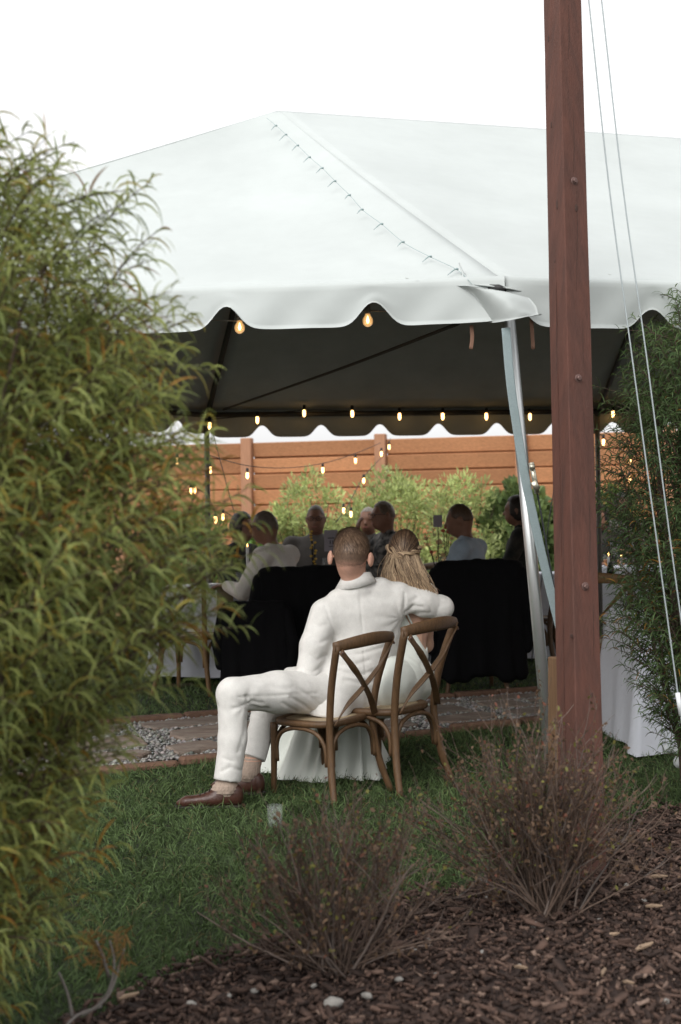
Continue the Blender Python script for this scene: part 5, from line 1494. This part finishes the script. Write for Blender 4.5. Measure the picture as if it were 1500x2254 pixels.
J.chain([sl, lerp(sl, el_, .5) + np.array([-.01, -.01, 0]), el_, lerp(el_, wl_, .9)], [.073, .068, .062, .050], .028)
J.chain([sr + np.array([0, 0, -.012]), lerp(sr, er_, .55) + np.array([0, -.01, -.004]), er_, lerp(er_, wr_, .9)], [.070, .067, .059, .050], .03)
J.cap(nkb + np.array([0, .0, -.02]), nkb + np.array([-.006, .008, .03]), .074, .070, .02)     # collar stand
# skirts of the jacket
J.cap(A(842, 1480, 7.17), A(852, 1556, 7.22), .055, .022, .03, ((.7, -.7, 0), .35))
J.cap(A(752, 1470, 7.12), A(722, 1572, 7.03), .115, .105, .04, ((.25, 1, 0), .8))
J.cut((0, 0, A(720, 1583, 7.0)[2]), (-.12, 0, -1))
J.cut(nkb + np.array([-.004, 0, .048]), (-.12, -.42, 1))
def jcut(X, Y, Z):
    d_ = np.sqrt((X - (nkb[0] - .004)) ** 2 + (Y - nkb[1] - .012) ** 2)
    return np.where(Z > nkb[2] - .02, .058 - d_, -1)
V, Q = J.mesh(.0078, jcut)
nn = vnormals(V, Q)
def seg_t(P, a, b):
    ab = b - a; t = ((P - a) @ ab) / (ab @ ab); d = np.linalg.norm(P - a - np.clip(t, 0, 1)[:, None] * ab, axis=1); return t, d
crs = lambda P, w=.035, c0=.42: -np.exp(-((fbm(P, 2) * 1.16 - c0) / w) ** 2)
disp = .005 * (fbm(V * 5 + 3, 2) - .4)
rid = lambda P, o=2: 1 - np.abs(2 * fbm(P, o) / .75 - 1)
back = np.exp(-((V[:, 2] - waist[2] - .03) / .13) ** 2)
disp += back * .0 * crs(np.stack([V[:, 0] * 3 + V[:, 2] * 4, V[:, 1] * 3, V[:, 2] * 15 - V[:, 0] * 10], -1), .07)

for (a, q_, e_, ph) in ((sl, el_, wl_, 0), (sr, er_, wr_, 5)):
    t, d = seg_t(V, a, q_); ax_d = (q_ - a) / np.linalg.norm(q_ - a)
    m_ = (d < .10) * np.clip((t - .15) * 3, 0, 1)
    cr_ = crs(np.stack([(V @ ax_d) * 15 + ph, V[:, 0] * 5 + V[:, 2] * 5, V[:, 1] * 6], -1), .045)
    disp += m_ * .002 * cr_
    t2, d2 = seg_t(V, q_, e_); disp += (d2 < .08) * (t2 > .1) * .003 * crs(np.stack([(V @ ((e_ - q_) / np.linalg.norm(e_ - q_))) * 16, V[:, 0] * 5, V[:, 2] * 5 + ph], -1), .07)
# pulled folds from the right armpit across the back
ap = A(884, 1362, 7.14); dd = V - ap; angl = np.arctan2(dd[:, 2], dd[:, 0]); ds = np.linalg.norm(dd, axis=1)
disp += np.exp(-ds / .2) * .0022 * np.sin(angl * 11 + fbm(V * 9) * 5) * (nn[:, 1] < .2)
def groove(P, pts, w=.0045, dep=.004):
    r = np.zeros(len(P))
    for a, b_ in zip(pts[:-1], pts[1:]):
        t, d = seg_t(P, np.array(a), np.array(b_)); r = np.minimum(r, -dep * np.exp(-(d / w) ** 2))
    return r
onb = lambda px, py: A(px, py, 7.1)
def seam(P, pxs, w=.0055, dep=.005):
    """seam on the camera-facing side, by its x,z course"""
    r = np.zeros(len(P)); P2 = P.copy(); P2[:, 1] = 0
    for a, b_ in zip(pxs[:-1], pxs[1:]):
        a = np.array(a); b_ = np.array(b_); a = np.array([a[0], 0, a[2]]); b_ = np.array([b_[0], 0, b_[2]])
        t, d = seg_t(P2, a, b_); r = np.minimum(r, -dep * np.exp(-(d / w) ** 2))
    return r * (nn[:, 1] < 0.1)
disp += seam(V, [onb(792, 1300), onb(800, 1400), onb(806, 1500), onb(806, 1590)], .005, .003)
disp += seam(V, [onb(893, 1308), onb(893, 1362)], .006, .007)
disp += seam(V, [onb(716, 1330), onb(737, 1390), onb(727, 1450)], .006, .005)
for pts_, w_, d_ in (([(735, 1455), (770, 1463), (812, 1452)], .010, .006), ([(745, 1472), (790, 1484), (842, 1470)], .009, .006), ([(752, 1440), (800, 1437), (850, 1424)], .009, .005), ([(790, 1424), (840, 1411), (868, 1398)], .010, .005), ([(760, 1492), (800, 1502), (830, 1496)], .008, .005), ([(800, 1312), (850, 1316), (882, 1313)], .022, .004),
                     ([(690, 1400), (705, 1412), (726, 1404)], .009, .006), ([(684, 1438), (700, 1449), (718, 1440)], .009, .006), ([(690, 1368), (704, 1377), (718, 1374)], .010, .004), ([(676, 1470), (692, 1474), (706, 1466)], .008, .005), ([(742, 1400), (736, 1430), (728, 1455)], .010, .004),
                     ([(899, 1348), (914, 1336), (930, 1338)], .008, .006), ([(903, 1362), (930, 1352), (950, 1353)], .008, .005), ([(938, 1322), (950, 1336), (952, 1350)], .008, .004), ([(905, 1325), (920, 1318)], .008, .004)):
    disp += seam(V, [onb(*q) for q in pts_], w_, d_)
V = V + nn * disp[:, None]
jk = mk('suit_jacket', V, Q, 'linen', man)
# collar leaf
cl = []
for k in range(17):
    a = math.pi * (1.05 + .9 * (k / 16)) ; 
    cx_, cy_ = math.cos(a), math.sin(a)
    top_ = nkb + np.array([cx_ * .071 - .004, cy_ * .073 + .012, .052 + .014 * cx_ * 1 + .010 * cy_ * -1])
    mid_ = nkb + np.array([cx_ * .080 - .004, cy_ * .084 + .012, .036 + .014 * cx_])
    low_ = nkb + np.array([cx_ * .104 - .006, cy_ * .088 + .008, -.008 + .02 * cx_ + .008 * abs(cx_)])
    cl.append([top_, mid_, low_])
solid_sheet('collar', np.array(cl), 'linen', 'linen', jk, .006)
V, Q = Blob().cap(nkb + np.array([-.004, .012, .0]), nkb + np.array([-.008, .014, .066]), .068, .0645, .01).cut(nkb + np.array([-.004, 0, .062]), (-.1, -.35, 1)).mesh(.007, lambda X, Y, Z: .058 - np.sqrt((X - nkb[0] + .006) ** 2 + (Y - nkb[1] - .013) ** 2))
mk('shirt_collar', V, Q, 'shirt_white', man)
ct = lerp(el_, wl_, .84); cdir = (wl_ - el_) / np.linalg.norm(wl_ - el_)
V, Q = Blob().cap(ct, ct + cdir * .07, .050, .050, .01, (np.cross(cdir, [0, 0, 1.0]), .9)).cut(ct + cdir * .05, cdir).mesh(.007); mk('cuff', V, Q, 'linen', man)
# trousers
T = Blob().cap(hl, hr_, .115, .115, .06).cap(pelv + f1d * .03 + np.array([0, 0, -.02]), pelv + f1d * .04, .115, .115, .05)
T.chain([hl + np.array([0, 0, .0]), lerp(hl, kl, .5) + np.array([0, -.01, .005]), kl], [.112, .098, .076], .035)
T.chain([kl, lerp(kl, al, .5) + np.array([.012, 0, 0]), lerp(kl, al, 1.0) + np.array([-.004, 0, 0])], [.073, .067, .066], .022, ((0, 1, 0), 1.0))
T.chain([hr_, lerp(hr_, kr, .5), kr], [.105, .092, .074], .035).chain([kr, lerp(kr, ar, .88)], [.072, .060], .03)
T.cut(lerp(kl, al, .93) + np.array([0, 0, -.0]), None) if False else None
hemL = lerp(kl, al, .965); shl = (al - kl) / np.linalg.norm(al - kl); hemR = lerp(kr, ar, .84); shr = (ar - kr) / np.linalg.norm(ar - kr)
def tcut(X, Y, Z):
    r = np.full(X.shape, -1.0)
    for hm, sd_ in ((hemL, shl), (hemR, shr)):
        q = (X - hm[0]) * sd_[0] + (Y - hm[1]) * sd_[1] + (Z - hm[2]) * sd_[2] + .10 * (X - hm[0]) * (-1)
        near = np.sqrt((X - hm[0]) ** 2 + (Y - hm[1]) ** 2 + (Z - hm[2]) ** 2) < .17
        r = np.where(near, np.maximum(r, q), r)
    return r
V, Q = T.mesh(.0078, tcut)
nn = vnormals(V, Q)
disp = .003 * (fbm(V * 5 + 9, 2) - .4)
for (a, q_, amp) in ((hl, kl, .0008), (kl, al, .0012), (kr, ar, .003)):
    t, d = seg_t(V, a, q_); axd = (q_ - a) / np.linalg.norm(q_ - a)
    disp += (d < .13) * np.clip(t * 4, 0, 1) * amp * crs(np.stack([(V @ axd) * 9, V[:, 0] * 4 + V[:, 2] * 7, V[:, 1] * 6], -1), .06)
kc = kl + np.array([.06, 0, -.05]); dd = V - kc; disp += np.exp(-np.linalg.norm(dd, axis=1) / .09) * .003 * np.sin(np.arctan2(dd[:, 2], dd[:, 0]) * 8 + fbm(V * 12) * 5)
disp += seam(V, [A(525, 1500, 6.7), A(525, 1534, 6.7), A(700, 1530, 6.85)][1:], .004, .004)
for pts_, w_, d_ in (([(543, 1530), (560, 1545), (578, 1549)], .008, .006), ([(547, 1546), (570, 1562), (590, 1564)], .008, .005), ([(516, 1556), (540, 1549)], .008, .005), ([(640, 1540), (665, 1560), (688, 1584)], .009, .006), ([(655, 1522), (690, 1550), (706, 1572)], .009, .005), ([(622, 1552), (650, 1576)], .008, .005), ([(528, 1650), (540, 1610), (544, 1580)], .010, .004), ([(490, 1692), (512, 1681), (532, 1692)], .008, .005), ([(496, 1664), (515, 1670)], .007, .004), ([(590, 1512), (630, 1520), (650, 1516)], .012, .003)):
    disp += seam(V, [A(q[0], q[1], 6.75) for q in pts_], w_, d_)
V = V + nn * disp[:, None]
mk('trousers', V, Q, 'linen', man)
for (k_, a_, side, toe) in ((kl, al, 'l', np.array([-1, -.05, 0])), (kr, ar, 'r', np.array([-.85, .5, 0]))):
    sd_ = (a_ - k_) / np.linalg.norm(a_ - k_)
    foot_g = float(gz(0, a_[1])) + .012
    V, Q = Blob().cap(a_ - sd_ * .09, a_ + sd_ * .02, .047, .042, .01).cap(a_ + sd_ * .02, a_ + toe * .04 + np.array([0, 0, -.03]), .042, .04, .03).mesh(.008)
    nn = vnormals(V, Q); V = V + nn * (.0025 * np.sin(V[:, 2] * 420))[:, None] * (np.random.default_rng(1).random((len(V), 1)) * 0 + 1)
    mk('sock', V, Q, 'sock', man)
    hl_ = np.array([a_[0], a_[1], foot_g + .035]) - toe * .035
    S = Blob().cap(hl_, hl_ + toe * .10, .038, .04, .03).cap(hl_ + toe * .09 + np.array([0, 0, -.0]), hl_ + toe * .225 + np.array([0, 0, -.012]), .043, .032, .03, ((0, 0, 1), .8)).cap(hl_ + np.array([0, 0, .035]), hl_ + toe * .07 + np.array([0, 0, .04]), .035, .036, .025).cap(hl_ + toe * .23 + np.array([0, 0, -.014]), hl_ + toe * .265 + np.array([0, 0, -.018]), .026, .015, .02)
    V, Q = S.cut((0, 0, foot_g), (0, 0, -1)).mesh(.007)
    sh_ = mk('shoe', V, Q, 'leather', man)
    V, Q = Blob().cap(hl_ + np.array([0, 0, -.03]), hl_ + toe * .25 + np.array([0, 0, -.03]), .046, .036, .01).cut((0, 0, foot_g + .008), (0, 0, 1)).cut((0, 0, foot_g - .012), (0, 0, -1)).mesh(.007); mk('sole', V, Q, 'sole', sh_)
    lc = MB()
    sdv = np.array([-toe[1], toe[0], 0])
    for q in range(4):
        cc = hl_ + toe * (.10 + .022 * q) + np.array([0, 0, .047 - .009 * q])
        lc.tube([cc - sdv * .022, cc + np.array([0, 0, .006]), cc + sdv * .022], .0022, 5)
    lc.build('laces', 'sole', sh_)

# woman
wom = thing('person', 'woman with long half-up blond hair in a white low-back gown, seated', 'person', (c2[0], c2[1], float(gz(0, 7.3))))
w_hd = A(889, 1216, 7.36); w_rot = rotm('Z', R(-8)) @ rotm('Y', R(5)); w_hr = np.array((.076, .096, .110))
def wh(*p): return w_hd + w_rot @ np.array(p)
wsl, wsr = A(852, 1300, 7.39), A(944, 1308, 7.33)
wel, wer = A(835, 1420, 7.44), A(938, 1420, 7.46)
wwl, wwr = A(808, 1468, 7.60), A(880, 1470, 7.60)
wpel = np.array([c2[0] + .085, c2[1] + .06, SEATZ2 + .105]); wch = A(896, 1372, 7.36); wwa = A(888, 1455, 7.35); wnk = A(896, 1285, 7.36)
fdir = np.array([-math.sin(TH2), math.cos(TH2), 0]); sdir_ = np.array([fdir[1], -fdir[0], 0])
whl, whr = wpel - sdir_ * .085, wpel + sdir_ * .085
wkl, wkr = wpel + fdir * .42 - sdir_ * .09, wpel + fdir * .42 + sdir_ * .07
hcc = G(715, 1692); wal = np.array([hcc.x - .06, hcc.y + .02, hcc.z + .09]); war = np.array([hcc.x + .07, hcc.y + .03, hcc.z + .09])
b = Blob()
b.ell(w_hd, w_hr, .01, w_rot).ell(wh(0, .036, -.062), (.05, .053, .052), .03, w_rot)
b.cap(wh(0, .088, 0), wh(0, .110, -.028), .007, .010, .014).cap(wh(-.018, .088, -.06), wh(.018, .088, -.06), .008, .008, .01)
for s in (-1, 1): b.ell(wh(s * .078, -.005, -.015), (.008, .016, .027), .008, w_rot)
b.cap(wnk - np.array([0, 0, .03]), w_hd - np.array([0, -.0, .06]), .048, .047, .03)
b.cap(wwa, wch, .105, .115, .05, ((0, 1, 0), .72)).cap(wpel, wwa, .135, .105, .06, ((0, 1, 0), .85)).cap(wsl, wsr, .045, .045, .05)
b.cap(lerp(wsl, wsr, .2) - np.array([0, 0, .08]), lerp(wsl, wsr, .8) - np.array([0, 0, .08]), .07, .07, .05, ((0, 1, 0), .9))
b.chain([wsl, wel, wwl], [.042, .035, .024], .03).chain([wsr, wer, wwr], [.042, .035, .024], .03)
b.chain([whl, wkl, wal], [.075, .055, .038], .03).chain([whr, wkr, war], [.075, .055, .038], .03)
for a_ in (wal, war): b.cap(a_ - np.array([0, 0, .045]), a_ + fdir * .10 - np.array([0, 0, .06]), .033, .026, .02)
add_hand(b, wwl, (.3, .8, -.3), (0, .3, 1), .9, .5); add_hand(b, wwr, (-.4, .8, -.3), (0, .3, 1), .9, .5)
V, Q = b.mesh(.0088)
nn = vnormals(V, Q)
V = V + nn * (seam(V, [A(932, 1330, 7.29), A(938, 1440, 7.29)], .008, .005))[:, None]
w_body = mk('body', V, Q, 'skin_pale', wom)
for s in (-1, 1):
    V, Q = Blob().ell(wh(s * .03, .089, .004), (.011, .006, .006), .004, w_rot).mesh(.004); mk('eye', V, Q, 'eye', w_body)
V, Q = Blob().cap(wh(-.02, .095, -.06), wh(.02, .095, -.06), .0048, .0048, .004).mesh(.004); mk('mouth', V, Q, 'lip', w_body)
# gown bodice with a deep V at the back
D_ = Blob().cap(wwa, wch, .112, .122, .05, ((0, 1, 0), .74)).cap(wpel, wwa, .150, .112, .06, ((0, 1, 0), .88))
D_.cap(lerp(wsl, wsr, .2) - np.array([0, 0, .08]), lerp(wsl, wsr, .8) - np.array([0, 0, .08]), .077, .077, .05, ((0, 1, 0), .9))
vb = A(938, 1432, 7.29); bk_y = wch[1]
def vcut(X, Y, Z):
    f = Z - (vb[2] + 1.75 * np.abs(X - vb[0] + .0))
    frontc = Z - (wch[2] + .075)
    return np.where(Y < bk_y + .02, f * .5, frontc)
V, Q = D_.mesh(.0078, vcut)
nn = vnormals(V, Q); V = V + nn * (.009 * (rid(np.stack([V[:, 0] * 8, V[:, 1] * 6, V[:, 2] * 20 + V[:, 0] * 10], -1)) - .6) * np.exp(-((V[:, 2] - wwa[2]) / .09) ** 2))[:, None]
gown = mk('gown', V, Q, 'satin', wom)
MB().tube(curve([vb + np.array([.052, .002, .10]), A(962, 1345, 7.265), A(960, 1300, 7.275), wsr + np.array([.012, .0, .052]), wsr + np.array([.0, .06, .02])], 5), .005, 6).build('shoulder_strap', 'satin', gown)
MB().tube(curve([vb + np.array([-.05, .002, .10]), A(896, 1350, 7.255), A(880, 1310, 7.28), wsl + np.array([0, -.0, .05]), wsl + np.array([.0, .06, .02])], 5), .005, 6).build('shoulder_strap', 'satin', gown)
# skirt: over the knees to the lawn, hem spread out to the left
hem_px = [(566, 1704), (600, 1712), (640, 1722), (672, 1731), (706, 1727), (745, 1722), (790, 1722), (822, 1722), (848, 1714), (855, 1690), (830, 1668), (770, 1655), (700, 1650), (630, 1662), (585, 1680)]
hem = [np.array(G(*p)) for p in hem_px]
hc = sum(hem) / len(hem)
hem = np.array([list(p) for p in curve(hem + [hem[0]], 8)][:-1])
nh_ = len(hem)
kc = (wkl + wkr) / 2
rows_ = []
for r in range(15):
    t = r / 14
    row = []
    for k in range(nh_):
        a = math.atan2(hem[k][1] - hc[1], hem[k][0] - hc[0])
        topp = kc + np.array([math.cos(a) * .17, math.sin(a) * .12, .05 - .02 * abs(math.cos(a))])
        e = t ** 1.9
        p = topp * (1 - e) + hem[k] * e
        p[2] = topp[2] * (1 - t) + (hem[k][2] + .014) * t
        fo = math.sin(k * .42 + 1.5 * math.sin(k * .13) + t) * 1.0 + math.sin(k * .9 + 1 + t * .8) * .4
        p[:2] += (hem[k][:2] - hc[:2]) / np.linalg.norm(hem[k][:2] - hc[:2]) * fo * .042 * math.sin(min(1, t * 1.2) * math.pi * .62) 
        row.append(p)
    rows_.append(row)
V = [p for row in rows_ for p in row] + [kc + np.array([0, 0, .075])]
F = [(r * nh_ + k, (r + 1) * nh_ + k, (r + 1) * nh_ + (k + 1) % nh_, r * nh_ + (k + 1) % nh_) for r in range(14) for k in range(nh_)] + [(len(V) - 1, k, (k + 1) % nh_) for k in range(nh_)]
mk('skirt', V, F, 'satin', gown)
V, Q = Blob().cap(whl, whr, .13, .13, .05).chain([whl, wkl], [.115, .10], .06).chain([whr, wkr], [.115, .10], .06).cap(wkl, wkr, .10, .10, .05).mesh(.012)
V = V + vnormals(V, Q) * (.012 * (rid(V * 7) - .6))[:, None]
mk('skirt_lap', V, Q, 'satin', gown)
# hair
rg = np.random.default_rng(77)
W_h = lambda P: P @ w_rot.T + w_hd
kn_dir = np.array([.10, -.99, -.05]); kn_dir = kn_dir / np.linalg.norm(kn_dir)
n = 1000; m = 10
u = nrm(rg.normal(0, 1, (n * 4, 3))); u = u[(u[:, 2] > -.1) & (u[:, 1] > -.55) & ~((u[:, 1] > .6) & (u[:, 2] < .5))][:n]; n = len(u)
s = np.linspace(0, 1, m)
om = np.arccos(np.clip(u @ kn_dir, -1, .999))[:, None]
tgt = nrm(kn_dir + np.stack([u[:, 0] * .22, 0 * u[:, 0], rg.normal(.02, .07, n)], -1))
S_ = (np.sin((1 - s)[None] * om)[..., None] * u[:, None] + np.sin(s[None] * om)[..., None] * tgt[:, None]) / np.sin(om)[..., None]
S_ = nrm(S_)
P = S_ * w_hr * (1.05 + .035 * np.sin(s * np.pi))[None, :, None] * rg.uniform(.985, 1.03, (n, 1, 1))
V, Q, own = strands(W_h(P.reshape(-1, 3)).reshape(P.shape), np.full((n, m), .0022), 4)
tcol = np.tile(s[None, :, None], (n, 1, 4)).reshape(-1, 1)
lt_ = (rg.uniform(0, 1, (n, 1)) ** 2.2)[own]
dark, mid, blo = np.array([.045, .024, .014]), np.array([.14, .08, .045]), np.array([.76, .56, .36])
col = dark * (1 - lt_) + mid * lt_ + blo * np.clip(tcol - .45, 0, 1) * lt_ * 1.1
top = mk('hair', V, Q, 'hair', wom, colors=col)
Vc, Qc = hair_shell(w_hd, w_hr, w_rot, -.75, 1.9, .008, 1.045)
mk('hair_base', Vc, Qc, 'hair', top, colors=np.tile(dark * 1.2, (len(Vc), 1)))
# two twisted locks meeting at the back
n = 150; m = 16; s = np.linspace(0, 1, m)
Ps = []; Cc = []
for sd_ in (-1, 1):
    st = nrm(np.array([sd_ * .98, .05, .22])); en = nrm(np.array([-sd_ * .12, -1, -.16]))
    om_ = math.acos(np.clip(st @ en, -1, 1))
    for strand in range(2):
        for k in range(n // 2):
            base = (np.sin((1 - s) * om_)[:, None] * st + np.sin(s * om_)[:, None] * en) / math.sin(om_)
            base = base * np.array([1, 1, 1]); base[:, 2] += .10 * np.sin(s * np.pi) * (-.4 if strand else .5)
            base = nrm(base)
            ctr = base * w_hr * 1.10
            tw = s * 9 + strand * math.pi
            tg = nrm(np.gradient(ctr, axis=0)); nr_ = nrm(base); bi = np.cross(tg, nr_)
            off = .0105; rr_ = rg.uniform(0, .008); ph = rg.uniform(0, 6.28)
            p = ctr + (nr_ * np.cos(tw)[:, None] * .6 + bi * np.sin(tw)[:, None]) * off + (nr_ * math.cos(ph) + bi * math.sin(ph)) * rr_
            Ps.append(p); l_ = rg.uniform(0, 1); Cc.append(mid * (1 - l_) + blo * l_)
P = np.array(Ps)
V, Q, own = strands(W_h(P.reshape(-1, 3)).reshape(P.shape), np.full(P.shape[:2], .0021), 4)
mk('twisted_locks', V, Q, 'hair', top, colors=np.array(Cc)[own] * .9)
# loose hair down the back
n = 1700; m = 14; s = np.linspace(0, 1, m)[None]
a = rg.uniform(-1.35, 1.35, n)
st = np.stack([np.sin(a) * .086, -np.cos(a) * .102, rg.uniform(-.055, .0, n)], -1)
st = W_h(st)
left = a < -.45
endx = np.where(left, rg.normal(A(862, 1300, 7.29)[0], .025, n), A(925, 1300, 7.29)[0] + a * .045 + rg.normal(0, .018, n))
endz = np.where(left, A(860, 1330, 7.29)[2] + rg.uniform(-.05, .08, n), A(930, 1322, 7.29)[2] + rg.uniform(-.06, .06, n) - np.clip(a, 0, 1) * .0)
endy = np.where(left, 7.25, 7.255) + rg.normal(0, .012, n)
en = np.stack([endx, endy, endz], -1)
midp = (st + en) / 2 + np.stack([-.012 + 0 * a, -.028 - .012 * np.cos(a), .015 + 0 * a], -1)
midp[:, 0] += np.where(left, -.012, 0)
P = ((1 - s) ** 2)[..., None] * st[:, None] + (2 * s * (1 - s))[..., None] * midp[:, None] + (s ** 2)[..., None] * en[:, None]
ph = rg.uniform(0, 1.2, n)[:, None] + np.floor(a * 5)[:, None] * 1.7
P[..., 0] += np.sin(s * 9 + ph) * .011 * s + rg.normal(0, .004, (n, 1)) * s; P[..., 1] += np.cos(s * 10 + ph) * .007 * s
V, Q, own = strands(P, np.full((n, m), .0017) * np.linspace(1, .45, m)[None], 4)
lt_ = (np.clip(rg.normal(.52, .32, n) + .25 * np.sin(a * 9), 0, 1))[own][:, None]
tcol = np.tile(np.linspace(0, 1, m)[None, :, None], (n, 1, 4)).reshape(-1, 1)
col = (mid * .8) * (1 - lt_) + blo * lt_ * (.75 + .4 * tcol)
mk('loose_hair', V, Q, 'hair', top, colors=col)
